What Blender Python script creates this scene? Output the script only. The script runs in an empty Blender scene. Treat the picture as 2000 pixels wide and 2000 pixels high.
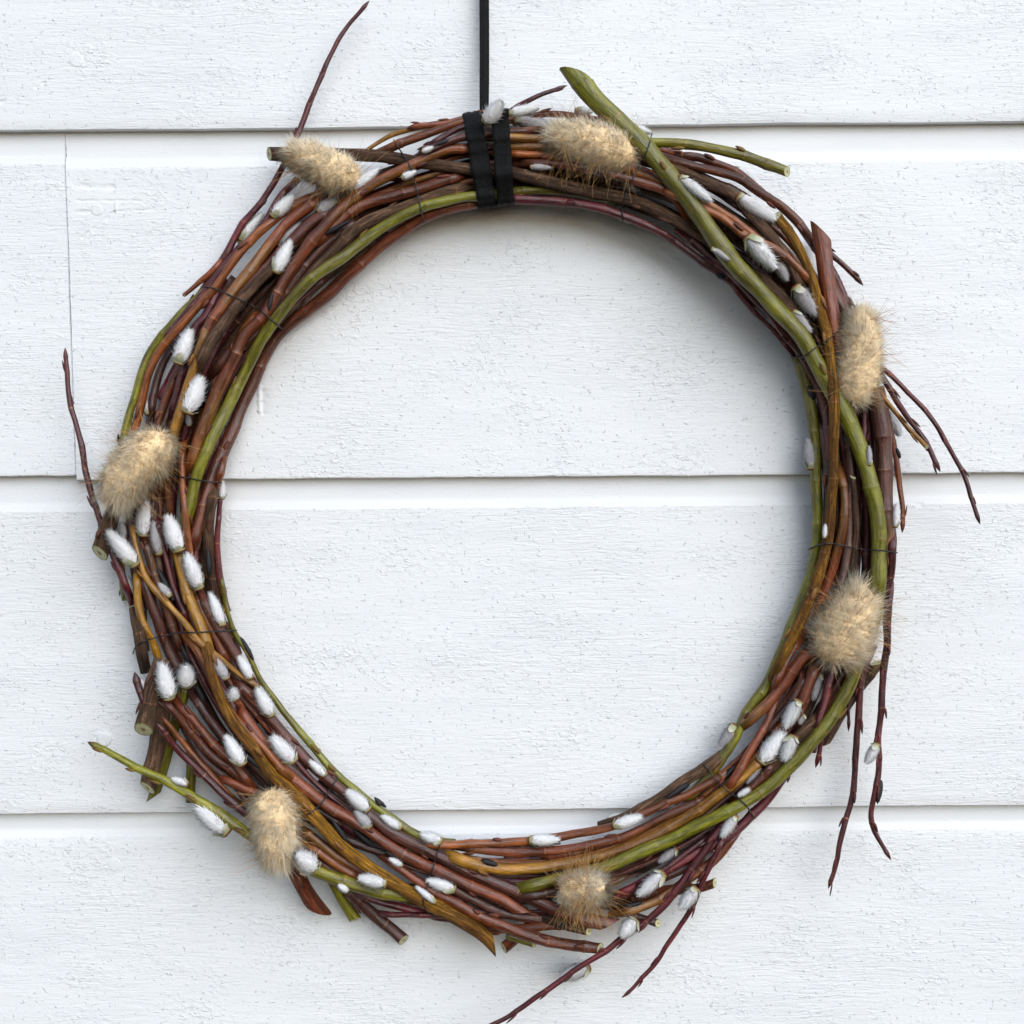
import bpy, math, random
import numpy as np
from mathutils import Vector, Matrix, Quaternion

random.seed(7)
rng = np.random.default_rng(11)

# ------------------------------------------------------------------ camera, sky, sun, exposure
PX = 0.00024                      # one photograph pixel (of 2000) on the wall plane, in metres
DIST = 0.62                       # camera to wall
ROLL = math.radians(0.5)
scene = bpy.context.scene
col = scene.collection

cam_d = bpy.data.cameras.new('camera')
cam = bpy.data.objects.new('camera', cam_d)
col.objects.link(cam)
cam.location = (0, -DIST, 0)
cam.rotation_euler = (math.radians(90), ROLL, 0)
cam_d.sensor_width = 36
cam_d.lens = 36 * DIST / (2000 * PX)
cam_d.clip_start = 0.01
cam_d.clip_end = 100
scene.camera = cam

SUN_EL, SUN_AZ = math.radians(33), math.radians(28)      # azimuth: from straight in front of the wall towards the right
world = bpy.data.worlds.new('World')
scene.world = world
world.use_nodes = True
wn = world.node_tree.nodes
wl = world.node_tree.links
sky = wn.new('ShaderNodeTexSky')
sky.sky_type = 'NISHITA'
sky.sun_disc = False
sky.sun_elevation = SUN_EL
sky.sun_rotation = math.pi - SUN_AZ
sky.air_density = 1.0
sky.dust_density = 0.6
sky.ozone_density = 1.0
hs = wn.new('ShaderNodeHueSaturation')
hs.inputs['Saturation'].default_value = 0.8             # overcast: a whiter sky
wl.new(sky.outputs[0], hs.inputs['Color'])
wl.new(hs.outputs[0], wn['Background'].inputs['Color'])
wn['Background'].inputs['Strength'].default_value = 0.095

sun_d = bpy.data.lights.new('sun', 'SUN')
sun_d.energy = 1.5
sun_d.angle = math.radians(58)
sun_d.color = (0.955, 0.98, 1.0)
sun = bpy.data.objects.new('sun', sun_d)
col.objects.link(sun)
to_sun = Vector((math.cos(SUN_EL) * math.sin(SUN_AZ), -math.cos(SUN_EL) * math.cos(SUN_AZ), math.sin(SUN_EL)))
sun.rotation_euler = to_sun.to_track_quat('Z', 'Y').to_euler()

vs = scene.view_settings
vs.view_transform = 'Standard'
vs.look = 'None'
vs.exposure = 0.74
vs.gamma = 1
vs.use_curve_mapping = False
scene.cycles.use_denoising = True
scene.cycles.denoiser = 'OPENIMAGEDENOISE'
scene.cycles.denoising_input_passes = 'RGB_ALBEDO_NORMAL'
scene.cycles.denoising_prefilter = 'ACCURATE'
scene.cycles.max_bounces = 6
scene.cycles.diffuse_bounces = 4

# ------------------------------------------------------------------ coordinates
CA, SA = math.cos(ROLL), math.sin(ROLL)


def W(p):
    """(photo x, photo y, height off the wall), all in photo pixels -> metres in the place."""
    p = np.atleast_2d(np.asarray(p, float))
    h = p[:, 2] * PX
    k = (DIST - h) / DIST
    u = (p[:, 0] - 1000) * PX * k
    v = (1000 - p[:, 1]) * PX * k
    return np.stack([u * CA + v * SA, -h, -u * SA + v * CA], 1)


def W1(x, y, h):
    return Vector(W([(x, y, h)])[0])


REG = dict(A=(100, 0), B=(700, 0), C=(1300, 0), D=(100, 600), E=(100, 1200), F=(700, 1300), G=(1300, 1250), H=(1300, 600))
ZF = 700 / 1932


def path(s):
    reg, out = None, []
    for tok in s.split():
        if tok in REG:
            reg = REG[tok]
            continue
        x, y = tok.split(',')
        out.append((reg[0] + float(x) * ZF, reg[1] + float(y) * ZF))
    return np.array(out)


def lin(c):
    c = np.asarray(c, float) / 255
    return np.where(c <= 0.04045, c / 12.92, ((c + 0.055) / 1.055) ** 2.4)


# ------------------------------------------------------------------ mesh helpers
def mesh_obj(name, v, f, mat, parent=None, smooth=True, cols=None, co=None, loc=None, normals=None):
    m = bpy.data.meshes.new(name)
    v = np.asarray(v, float)
    off = np.zeros(3)
    if loc is not None:
        off = np.asarray(loc, float)
    m.from_pydata((v - off).tolist(), [], f if isinstance(f, list) else f.tolist())
    if smooth:
        m.polygons.foreach_set('use_smooth', np.ones(len(m.polygons), bool))
    if cols is not None:
        a = m.attributes.new('tint', 'FLOAT_COLOR', 'POINT')
        c4 = np.ones((len(v), 4))
        c4[:, :3] = cols
        a.data.foreach_set('color', c4.ravel())
    if co is not None:
        a = m.attributes.new('grainco', 'FLOAT_VECTOR', 'POINT')
        a.data.foreach_set('vector', np.asarray(co, float).ravel())
    m.materials.append(mat)
    m.update()
    if normals is not None:
        m.normals_split_custom_set_from_vertices(np.asarray(normals, float).tolist())
    o = bpy.data.objects.new(name, m)
    col.objects.link(o)
    if parent is not None:
        o.parent = parent
    if loc is not None:
        o.location = loc
    return o


def empty(name, loc):
    o = bpy.data.objects.new(name, None)
    o.empty_display_size = 0.02
    o.location = loc
    col.objects.link(o)
    return o


def tag(o, label=None, cat=None, group=None, kind=None):
    if label: o['label'] = label
    if cat: o['category'] = cat
    if group: o['group'] = group
    if kind: o['kind'] = kind


# ------------------------------------------------------------------ materials
class NT:
    def __init__(self, name):
        self.m = bpy.data.materials.new(name)
        self.m.use_nodes = True
        self.t = self.m.node_tree
        self.b = self.t.nodes['Principled BSDF']

    def n(self, typ, **kw):
        nd = self.t.nodes.new(typ)
        for k, v in kw.items():
            if hasattr(nd, k) and k not in nd.inputs:
                setattr(nd, k, v)
            else:
                nd.inputs[k].default_value = v
        return nd

    def l(self, a, b):
        self.t.links.new(a, b)

    def val(self, x, sock):
        if isinstance(x, (int, float)):
            sock.default_value = x
        else:
            self.l(x, sock)

    def math(self, op, a, b=0.0, c=None, clamp=False):
        nd = self.t.nodes.new('ShaderNodeMath')
        nd.operation = op
        nd.use_clamp = clamp
        self.val(a, nd.inputs[0])
        self.val(b, nd.inputs[1])
        if c is not None:
            self.val(c, nd.inputs[2])
        return nd.outputs[0]

    def vscale(self, v, s):
        nd = self.t.nodes.new('ShaderNodeVectorMath')
        nd.operation = 'MULTIPLY'
        self.l(v, nd.inputs[0])
        nd.inputs[1].default_value = s
        return nd.outputs[0]

    def noise(self, v, s, detail=3, rough=0.55, dist=0.0, scale=1.0):
        nd = self.t.nodes.new('ShaderNodeTexNoise')
        self.l(self.vscale(v, s), nd.inputs['Vector'])
        nd.inputs['Scale'].default_value = scale
        nd.inputs['Detail'].default_value = detail
        nd.inputs['Roughness'].default_value = rough
        nd.inputs['Distortion'].default_value = dist
        return nd.outputs[0]

    def ramp(self, x, lo, hi, a=0.0, b=1.0):
        nd = self.t.nodes.new('ShaderNodeMapRange')
        nd.interpolation_type = 'SMOOTHSTEP'
        self.val(x, nd.inputs[0])
        nd.inputs[1].default_value = lo
        nd.inputs[2].default_value = hi
        nd.inputs[3].default_value = a
        nd.inputs[4].default_value = b
        return nd.outputs[0]

    def attr(self, name):
        nd = self.t.nodes.new('ShaderNodeAttribute')
        nd.attribute_name = name
        return nd

    def mix(self, f, a, b, typ='MIX'):
        nd = self.t.nodes.new('ShaderNodeMix')
        nd.data_type = 'RGBA'
        nd.blend_type = typ
        self.val(f, nd.inputs[0])
        for s, x in ((nd.inputs[6], a), (nd.inputs[7], b)):
            if isinstance(x, (tuple, list, np.ndarray)):
                s.default_value = (*x[:3], 1)
            else:
                self.l(x, s)
        return nd.outputs[2]

    def bump(self, h, dist, strength=1.0, normal=None):
        nd = self.t.nodes.new('ShaderNodeBump')
        nd.inputs['Strength'].default_value = strength
        nd.inputs['Distance'].default_value = dist
        self.l(h, nd.inputs['Height'])
        if normal is not None:
            self.l(normal, nd.inputs['Normal'])
        return nd.outputs[0]


def bark_material(name, rough_bark=False):
    k = NT(name)
    co = k.attr('grainco').outputs['Vector']
    tint = k.attr('tint').outputs['Color']
    streak = k.noise(co, (0.16, 0.16, 0.018), 4, 0.6)
    fine = k.noise(co, (0.45, 0.45, 0.06), 3, 0.6)
    blot = k.noise(co, (0.06, 0.06, 0.03), 2, 0.5)
    f = k.math('MULTIPLY', k.ramp(streak, 0.3, 0.7, 0.52, 1.32), k.ramp(fine, 0.3, 0.7, 0.74, 1.2))
    c = k.mix(1.0, tint, k.t.nodes.new('ShaderNodeCombineColor').outputs[0], 'MULTIPLY')
    cc = c.node.inputs[7].links[0].from_node
    for i in range(3):
        k.l(k.math('MULTIPLY', f, k.ramp(blot, 0.3, 0.7, 0.8, 1.15)), cc.inputs[i])
    bloom = k.ramp(k.noise(co, (0.05, 0.05, 0.016), 4, 0.65), 0.5, 0.75, 0.0, 0.18)
    c = k.mix(bloom, c, tuple(lin((112, 92, 78))))
    # pale lenticels
    vor = k.t.nodes.new('ShaderNodeTexVoronoi')
    k.l(k.vscale(co, (0.16, 0.16, 0.11)), vor.inputs['Vector'])
    vor.inputs['Scale'].default_value = 1.0
    dots = k.math('MULTIPLY', k.ramp(vor.outputs['Distance'], 0.10, 0.17, 0.55, 0.0),
                  k.ramp(k.noise(co, (0.05, 0.05, 0.012), 1), 0.45, 0.6))
    c2 = k.mix(dots, c, tuple(lin((178, 140, 104))))
    if rough_bark:
        fis = k.noise(co, (0.30, 0.30, 0.022), 5, 0.7, 0.6)
        fr = k.ramp(fis, 0.40, 0.56)
        c2 = k.mix(k.ramp(fis, 0.36, 0.5, 0.65, 0.0), c2, tuple(lin((38, 26, 22))))
        h = k.math('ADD', k.math('MULTIPLY', fr, 1.4), k.math('MULTIPLY', fine, 0.5))
        k.l(k.bump(h, PX * 1.5, 0.9), k.b.inputs['Normal'])
        k.b.inputs['Roughness'].default_value = 0.72
        k.b.inputs['Specular IOR Level'].default_value = 0.25
    else:
        h = k.math('ADD', k.math('MULTIPLY', streak, 0.9), k.math('ADD', k.math('MULTIPLY', fine, 0.5), k.math('MULTIPLY', dots, 0.5)))
        k.l(k.bump(h, PX * 2.0, 0.9), k.b.inputs['Normal'])
        k.l(k.ramp(streak, 0.3, 0.7, 0.27, 0.45), k.b.inputs['Roughness'])
        k.b.inputs['Specular IOR Level'].default_value = 0.6
    k.l(c2, k.b.inputs['Base Color'])
    return k.m


M_BARK = bark_material('smooth_willow_bark')
M_ROUGH = bark_material('fissured_willow_bark', True)


def tint_material(name, rough=0.8, spec=0.2, trans=0.0, noise=None, bump=0.0):
    k = NT(name)
    t = k.attr('tint').outputs['Color']
    if noise:
        tc = k.n('ShaderNodeTexCoord')
        nz = k.noise(tc.outputs['Object'], noise, 3)
        g = k.t.nodes.new('ShaderNodeCombineColor')
        for i in range(3):
            k.l(k.ramp(nz, 0.3, 0.7, 0.8, 1.15), g.inputs[i])
        t = k.mix(1.0, t, g.outputs[0], 'MULTIPLY')
        if bump:
            k.l(k.bump(nz, PX * bump, 0.8), k.b.inputs['Normal'])
    k.l(t, k.b.inputs['Base Color'])
    k.b.inputs['Roughness'].default_value = rough
    k.b.inputs['Specular IOR Level'].default_value = spec
    if trans:
        # thin hair lets some light through
        tr = k.t.nodes.new('ShaderNodeBsdfTranslucent')
        k.l(t, tr.inputs['Color'])
        ms = k.t.nodes.new('ShaderNodeMixShader')
        ms.inputs[0].default_value = trans
        k.l(k.b.outputs[0], ms.inputs[1])
        k.l(tr.outputs[0], ms.inputs[2])
        k.l(ms.outputs[0], k.t.nodes['Material Output'].inputs['Surface'])
    return k.m


M_HAIR = tint_material('bunny_tail_hair', 0.8, 0.15, 0.0)
M_FUR = tint_material('catkin_fur', 0.8, 0.15, 0.0)
M_CORE = tint_material('catkin_core', 0.9, 0.1, 0, (900, 900, 900), 0.6)
M_SCALE = tint_material('bud_scale_skin', 0.5, 0.35, 0.15, (700, 700, 700), 0.6)
M_BUD = tint_material('bud_skin', 0.42, 0.4, 0, (500, 500, 500), 0.6)
M_CUT = tint_material('fresh_cut_wood', 0.7, 0.2, 0, (700, 700, 700), 0.8)


def simple(name, c, rough, spec=0.3, metal=0.0, noise=(800, 800, 800), amt=(0.7, 1.3), bump=0.6):
    k = NT(name)
    tc = k.n('ShaderNodeTexCoord')
    nz = k.noise(tc.outputs['Object'], noise, 4, 0.6)
    g = k.t.nodes.new('ShaderNodeCombineColor')
    for i in range(3):
        k.l(k.ramp(nz, 0.3, 0.7, *amt), g.inputs[i])
    k.l(k.mix(1.0, tuple(lin(c)), g.outputs[0], 'MULTIPLY'), k.b.inputs['Base Color'])
    k.b.inputs['Roughness'].default_value = rough
    k.b.inputs['Specular IOR Level'].default_value = spec
    k.b.inputs['Metallic'].default_value = metal
    k.l(k.bump(nz, PX * bump, 1.0), k.b.inputs['Normal'])
    return k.m


M_WIRE = simple('black_annealed_wire', (34, 32, 32), 0.45, 0.5)
M_CAP = simple('black_bud_cap', (24, 23, 27), 0.38, 0.45)
M_RIBBON = simple('black_fibre_ribbon', (8, 8, 9), 0.52, 0.16, noise=(2600, 2600, 130), amt=(0.35, 2.2), bump=2.6)


def wall_material():
    k = NT('white_painted_timber')
    geo = k.n('ShaderNodeNewGeometry')
    sep = k.n('ShaderNodeSeparateXYZ')
    p0 = k.vscale(geo.outputs['Position'], (1 / PX,) * 3)
    face = k.attr('face').outputs['Fac']
    brd = k.attr('board').outputs['Fac']
    # each board has its own stretch of grain
    cx = k.n('ShaderNodeCombineXYZ')
    k.l(p0, sep.inputs[0])
    k.l(k.math('ADD', sep.outputs[0], k.math('MULTIPLY', brd, 731.0)), cx.inputs[0])
    k.l(k.math('MULTIPLY', brd, 97.0), cx.inputs[1])
    k.l(sep.outputs[2], cx.inputs[2])
    p = cx.outputs[0]
    warp = k.noise(p, (1 / 160, 1, 1 / 110), 2)
    cx2 = k.n('ShaderNodeCombineXYZ')
    sp = k.n('ShaderNodeSeparateXYZ')
    k.l(p, sp.inputs[0])
    k.l(sp.outputs[0], cx2.inputs[0])
    k.l(sp.outputs[1], cx2.inputs[1])
    k.l(k.math('ADD', sp.outputs[2], k.math('MULTIPLY', warp, 20.0)), cx2.inputs[2])
    q = cx2.outputs[0]
    grain = k.noise(q, (1 / 50, 1, 1 / 4.0), 4, 0.62, 0.25)
    grain2 = k.noise(q, (1 / 120, 1, 1 / 9), 3, 0.6, 0.3)
    area = k.ramp(k.noise(p, (1 / 420, 1, 1 / 230), 2, 0.5), 0.36, 0.62)           # rougher and smoother stretches
    speck = k.noise(p, (1 / 15, 1, 1 / 8.5), 3, 0.6, 0.8)
    speck = k.ramp(speck, 0.46, 0.72)
    spm = k.ramp(k.noise(p, (1 / 170, 1, 1 / 120), 3, 0.6), 0.42, 0.74, 0.12, 1.0)
    nib = k.ramp(k.noise(p, (1 / 9, 1, 1 / 7), 2, 0.5, 0.5), 0.64, 0.74)            # single hard nibs in the paint
    und = k.noise(p, (1 / 240, 1, 1 / 90), 2, 0.5)
    h = k.math('MULTIPLY', k.math('ADD', k.math('MULTIPLY', grain, 1.6), k.math('MULTIPLY', grain2, 0.9)),
               k.math('ADD', k.math('MULTIPLY', area, 0.75), 0.35))
    h = k.math('ADD', h, k.math('MULTIPLY', k.math('MULTIPLY', speck, spm), 1.25))
    h = k.math('ADD', h, k.math('MULTIPLY', nib, 1.2))
    h = k.math('MULTIPLY', h, k.math('ADD', k.math('MULTIPLY', face, 0.9), 0.1))
    h = k.math('ADD', h, k.math('MULTIPLY', und, 2.5))
    h = k.math('ADD', h, k.math('MULTIPLY', k.noise(p, (1 / 3.2, 1, 1 / 3.2), 2, 0.5), 0.28))

    k.l(k.bump(h, PX * 1.15, 0.95), k.b.inputs['Normal'])
    dirt = k.noise(p, (1 / 300, 1, 1 / 60), 4, 0.6)
    c = k.mix(k.ramp(dirt, 0.35, 0.75), (0.80, 0.805, 0.81), (0.765, 0.775, 0.785))
    k.l(c, k.b.inputs['Base Color'])
    k.b.inputs['Roughness'].default_value = 0.5
    k.b.inputs['Specular IOR Level'].default_value = 0.35
    return k.m


def z1(reg, x0, y0, x1, y1, wid, amp):
    r = REG[reg]
    return (r[0] + x0 * ZF, r[1] + y0 * ZF, r[0] + x1 * ZF, r[1] + y1 * ZF, wid, amp)


SCRAPES = [(2, z1('A', 160, 1272, 330, 1135, 3.6, -3.0)), (2, z1('A', 330, 1132, 560, 1120, 3, -2.0)), (2, z1('A', 115, 990, 320, 1000, 6, -2.6)),
           (2, z1('A', 120, 1072, 470, 1074, 3, -1.8)), (2, z1('A', 115, 1135, 220, 1132, 4, -2.4)), (2, z1('A', 340, 1080, 335, 1130, 3.5, 2.0)),
           (2, z1('D', 1120, 430, 1125, 560, 5, 3.0)), (2, z1('D', 1137, 450, 1140, 570, 4, -3.0)),
           (3, z1('H', 1320, 1052, 1390, 1062, 6, -3.0)), (0, (0, 200, 8, 195, 4, -4)), (0, (70, 170, 86, 160, 3, -4))]
M_WALL = wall_material()

# ------------------------------------------------------------------ the wall: drop siding boards with coved tops
wall = empty('wall', W1(1000, 1900, -30))
tag(wall, 'white painted horizontal timber cladding behind the wreath', 'wall', kind='structure')


TILT = 17.0


def board_mesh(name, idx, ytop, ybot, xl, xr, cove, jag_left=None, jag_right=None):
    """ytop / ybot: photo y (at x = 1000) of the lip above and of the board's own lower lip."""
    zt, zb = (1000 - ytop), (1000 - ybot)
    prof = []                                   # (z, h, face)
    prof += [(zb + 3, -36, 0), (zb + 1.2, -4, 0.0), (zb + 0.2, -2.2, 0.2), (zb + 0.5, -0.8, .5), (zb + 2.2, -0.1, 1)]
    n = 150 if (jag_left or jag_right) else 24
    for i in range(1, n):
        prof.append((zb + 2.2 + (zt - cove - zb - 6) * i / n, 0, 1))
    prof.append((zt - cove - 2.5, 0, 1))
    prof.append((zt - cove, -1.0, 0.4))
    for i in range(1, 15):
        t = i / 14
        u = min(1.0, t / 0.3)
        prof.append((zt - cove + cove * t, -1.0 - 3.5 * u * u * (3 - 2 * u), 0.12))
    prof.append((zt + 30, -5.5, 0.0))
    # finer cross-sections where the timber is scraped
    mine = []
    for bi, (x0, y0, x1, y1, wid, amp) in SCRAPES:
        if bi == idx:
            a, b = W1(x0, y0, 0) / PX, W1(x1, y1, 0) / PX
            mine.append((a.x, a.z, b.x, b.z, wid, amp))
    prof = np.array(prof)
    flat = prof[(prof[:, 1] == 0)]
    extra = [z for m in mine for z in np.arange(min(m[1], m[3]) - 2 * m[4], max(m[1], m[3]) + 2 * m[4], 1.3) if flat[0, 0] < z < flat[-1, 0]]
    if extra:
        k0, k1 = np.where(prof[:, 1] == 0)[0][[0, -1]]
        zs = np.unique(np.round(np.concatenate([flat[:, 0], extra]), 1))
        prof = np.vstack([prof[:k0], np.column_stack([zs, 0 * zs, 0 * zs + 1]), prof[k1 + 1:]])
    xs = np.linspace(0, 1, 170)
    jl = (lambda z: xl) if jag_left is None else jag_left
    jr = (lambda z: xr) if jag_right is None else jag_right
    xa, xb = jl(0), jr(0)
    if mine:
        ex = np.concatenate([np.arange(min(m[0], m[2]) - 2 * m[4], max(m[0], m[2]) + 2 * m[4], 1.8) for m in mine])
        ex = (ex - xa) / (xb - xa)
        xs = np.unique(np.round(np.concatenate([xs, ex[(ex > 0.0003) & (ex < 1)]]), 5))
    nx = len(xs)
    r2 = np.random.default_rng(idx + 40)
    wob = np.interp(xs, np.linspace(0, 1, 170), np.convolve(r2.normal(size=190), np.ones(9) / 9, 'same')[10:180] * 1.6)
    v, fa = [], []
    for (z, h, f) in prof:
        a, b = jl(z), jr(z)
        x = a + (b - a) * xs
        dz = wob * math.exp(-abs(z - zb) / 6.0)
        hh = np.full(nx, float(h))
        for (ax, az, bx, bz, wid, amp) in mine:
            if h != 0:
                continue
            dx, dzz = bx - ax, bz - az
            t = np.clip(((x - ax) * dx + (z - az) * dzz) / (dx * dx + dzz * dzz), 0, 1)
            d = np.hypot(x - ax - t * dx, z - az - t * dzz) + 0.6 * np.sin(x / 4.3 + z / 2.9)
            hh += 0.65 * amp * np.clip(1.3 - d / wid, 0, 1) ** 1.2 * (0.7 + 0.3 * np.sin(x / 9.0))
        hh -= TILT * (z - zb) / (zt - zb)         # every board leans out towards its lower lip
        v.append(np.column_stack([x * PX, -hh * PX, (z + dz) * PX]))
        fa.append(np.full(nx, f))
    v = np.vstack(v)
    fa = np.concatenate(fa)
    P = len(prof)
    f = [(j * nx + i, j * nx + i + 1, (j + 1) * nx + i + 1, (j + 1) * nx + i) for j in range(P - 1) for i in range(nx - 1)]
    # end faces and back
    nb = len(v)
    f.append(tuple(j * nx for j in range(P))[::-1])
    f.append(tuple(j * nx + nx - 1 for j in range(P)))
    o = mesh_obj(name, v, f, M_WALL, wall, smooth=True, loc=None)
    o.location = -wall.location
    m = o.data
    a = m.attributes.new('face', 'FLOAT', 'POINT')
    a.data.foreach_set('value', np.array(fa))
    a = m.attributes.new('board', 'FLOAT', 'POINT')
    a.data.foreach_set('value', np.full(len(v), float(idx)))
    return o


def joint(side):
    r3 = np.random.default_rng(5)
    nz = r3.normal(size=400)

    def f(z):
        x = -1000 + 127 + (753 - z) * (22 / 665)
        j = nz[int(z) % 400]
        return x + 0.4 * math.sin(z / 37.0) + (0.03 + max(0.0, j - 0.2) * 0.7 if side else -0.03)
    return f


boards = [board_mesh('plank', 0, -460, 247, -1500, 1500, 66),
          board_mesh('plank', 1, 247, 930, -1500, 0, 67, jag_right=joint(0)),
          board_mesh('plank', 2, 247, 932, 0, 1500, 67, jag_left=joint(1)),
          board_mesh('plank', 3, 931, 1582, -1500, 1500, 58),
          board_mesh('plank', 4, 1582, 2260, -1500, 1500, 47)]
boards[1].location.z += 8 * PX
# paint still closing part of the joint
for (bi, px, py, rad, hgt, ylo, yhi) in [(0, 149, 117, 14, 0.7, 247, -460), (2, 189, 410, 11, 0.6, 932, 247), (3, 187, 1055, 12, 0.9, 1582, 931), (3, 203, 1444, 15, 2.6, 1582, 931),
                                         (4, 223, 1688, 13, 0.5, 2260, 1582)]:
    hf = -TILT * (ylo - py) / (ylo - yhi)
    v, f = [], []
    n = 28
    rr = [(1.0, -0.6), (0.99, 0.55), (0.93, 0.9), (0.6, 1.0), (0.25, 1.0)]
    for (q, hh) in rr:
        for i in range(n):
            a = 2 * math.pi * i / n
            w = 1 + 0.04 * math.sin(3 * a + px)
            v.append((px + rad * q * w * math.cos(a), py + rad * q * w * math.sin(a), hf + hgt * hh))
    v.append((px, py, hf + hgt))
    for j in range(len(rr) - 1):
        for i in range(n):
            f.append((j * n + i, j * n + (i + 1) % n, (j + 1) * n + (i + 1) % n, (j + 1) * n + i))
    j = len(rr) - 1
    f += [(j * n + i, j * n + (i + 1) % n, len(v) - 1) for i in range(n)]
    f = [t[::-1] for t in f]
    c = W1(px, py, 0)
    o = mesh_obj('nail_head', W(v), f, M_WALL, boards[bi], loc=c)
    o.location = c - boards[bi].location - wall.location
    a = o.data.attributes.new('face', 'FLOAT', 'POINT')
    a.data.foreach_set('value', np.full(len(v), 0.35))

# ------------------------------------------------------------------ the wreath
CX, CY = 1000, 1020
C0 = W1(CX, CY, 0)
wreath = empty('willow_wreath', C0)
tag(wreath, 'round wreath of bound willow twigs with silver catkins, hung on white boards', 'wreath')

ANG = np.radians([0, 45, 90, 133, 180, 230, 270, 310, 360])
RIN = np.array([592, 640, 622, 577, 575, 588, 622, 612, 592.])
ROUT = np.array([735, 800, 795, 760, 745, 775, 782, 745, 735.])


def ring_pt(th, f):
    t = np.mod(th, 2 * np.pi)
    r = np.interp(t, ANG, RIN) * (1 - f) + np.interp(t, ANG, ROUT) * f
    return np.stack([CX + r * np.cos(th), CY - r * np.sin(th)], 1)


def resample(p, step=5.0):
    """Catmull-Rom through the points, even steps."""
    p = np.asarray(p, float)
    q = np.vstack([2 * p[0] - p[1], p, 2 * p[-1] - p[-2]])
    out = []
    for i in range(1, len(q) - 2):
        n = max(2, int(np.linalg.norm(q[i + 1] - q[i]) / 2))
        t = np.linspace(0, 1, n, endpoint=False)[:, None]
        out.append(0.5 * (2 * q[i] + (q[i + 1] - q[i - 1]) * t + (2 * q[i - 1] - 5 * q[i] + 4 * q[i + 1] - q[i + 2]) * t ** 2
                          + (3 * q[i] - q[i - 1] - 3 * q[i + 1] + q[i + 2]) * t ** 3))
    out = np.vstack(out + [p[-1:]])
    d = np.concatenate([[0], np.cumsum(np.linalg.norm(np.diff(out, axis=0), axis=1))])
    n = max(4, int(d[-1] / step) + 1)
    s = np.linspace(0, d[-1], n)
    return np.stack([np.interp(s, d, out[:, k]) for k in range(out.shape[1])], 1)


PILE = np.zeros((0, 4))          # x, y, h, r of every twig sample laid so far


def gsmooth(z, w):
    if len(z) < 4:
        return z
    k = int(min(w * 2, len(z) - 1))
    g = np.exp(-0.5 * (np.arange(-k, k + 1) / w) ** 2)
    g /= g.sum()
    zp = np.concatenate([np.full(k, z[0]), z, np.full(k, z[-1])])
    return np.convolve(zp, g, 'valid')


def lay(xy, r, floor, stiff=9.0):
    """Height of a twig dropped on the pile: it rests on what lies below and stays stiff."""
    n = len(xy)
    need = np.full(n, -1e3)
    if len(PILE):
        d2 = (xy[:, None, 0] - PILE[None, :, 0]) ** 2 + (xy[:, None, 1] - PILE[None, :, 1]) ** 2
        R = r[:, None] + PILE[None, :, 3]
        ok = d2 < R * R
        h = np.where(ok, PILE[None, :, 2] + 0.80 * np.sqrt(np.maximum(R * R - d2, 0)), -1e3)
        need = h.max(1)
    hit = need > -500
    base = np.maximum(r + 1.5, floor)
    if hit.any():
        idx = np.arange(n)
        z = np.interp(idx, idx[hit], need[hit])
        z = np.maximum(z, base)
        z0 = z.copy()
        for _ in range(6):
            z = np.maximum(gsmooth(z, stiff), z0 * 0.8 + gsmooth(z0, 9) * 0.2)
        z = gsmooth(z, stiff * 0.8)
    else:
        z = np.broadcast_to(base, (n,)).copy()
    return z


def squash(z):
    return np.where(z > 120, 120 + 75 * np.tanh((z - 120) / 120), z)


KINDS = dict(R=((132, 65, 34), (82, 41, 27)), O=((160, 88, 34), (108, 57, 29)), D=((98, 52, 40), (66, 35, 30)),
             B=((100, 34, 38), (66, 25, 30)), G=((126, 124, 24), (100, 92, 22)), Y=((164, 116, 27), (116, 75, 27)),
             K=((118, 90, 67), (88, 64, 50)), N=((78, 42, 31), (50, 28, 23)))

CATKIN_JOBS = []


def frames(c):
    t = np.gradient(c, axis=0)
    t /= np.linalg.norm(t, axis=1)[:, None] + 1e-12
    n = np.zeros_like(c)
    a = np.cross(t[0], (0, 1, 0))
    if np.linalg.norm(a) < 1e-3:
        a = np.cross(t[0], (1, 0, 0))
    n[0] = a / np.linalg.norm(a)
    for i in range(1, len(c)):
        v = n[i - 1] - t[i] * np.dot(n[i - 1], t[i])
        n[i] = v / np.linalg.norm(v)
    return t, n, np.cross(t, n)


SIDES = 12
BUDS = []
NTW = [0]


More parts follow.
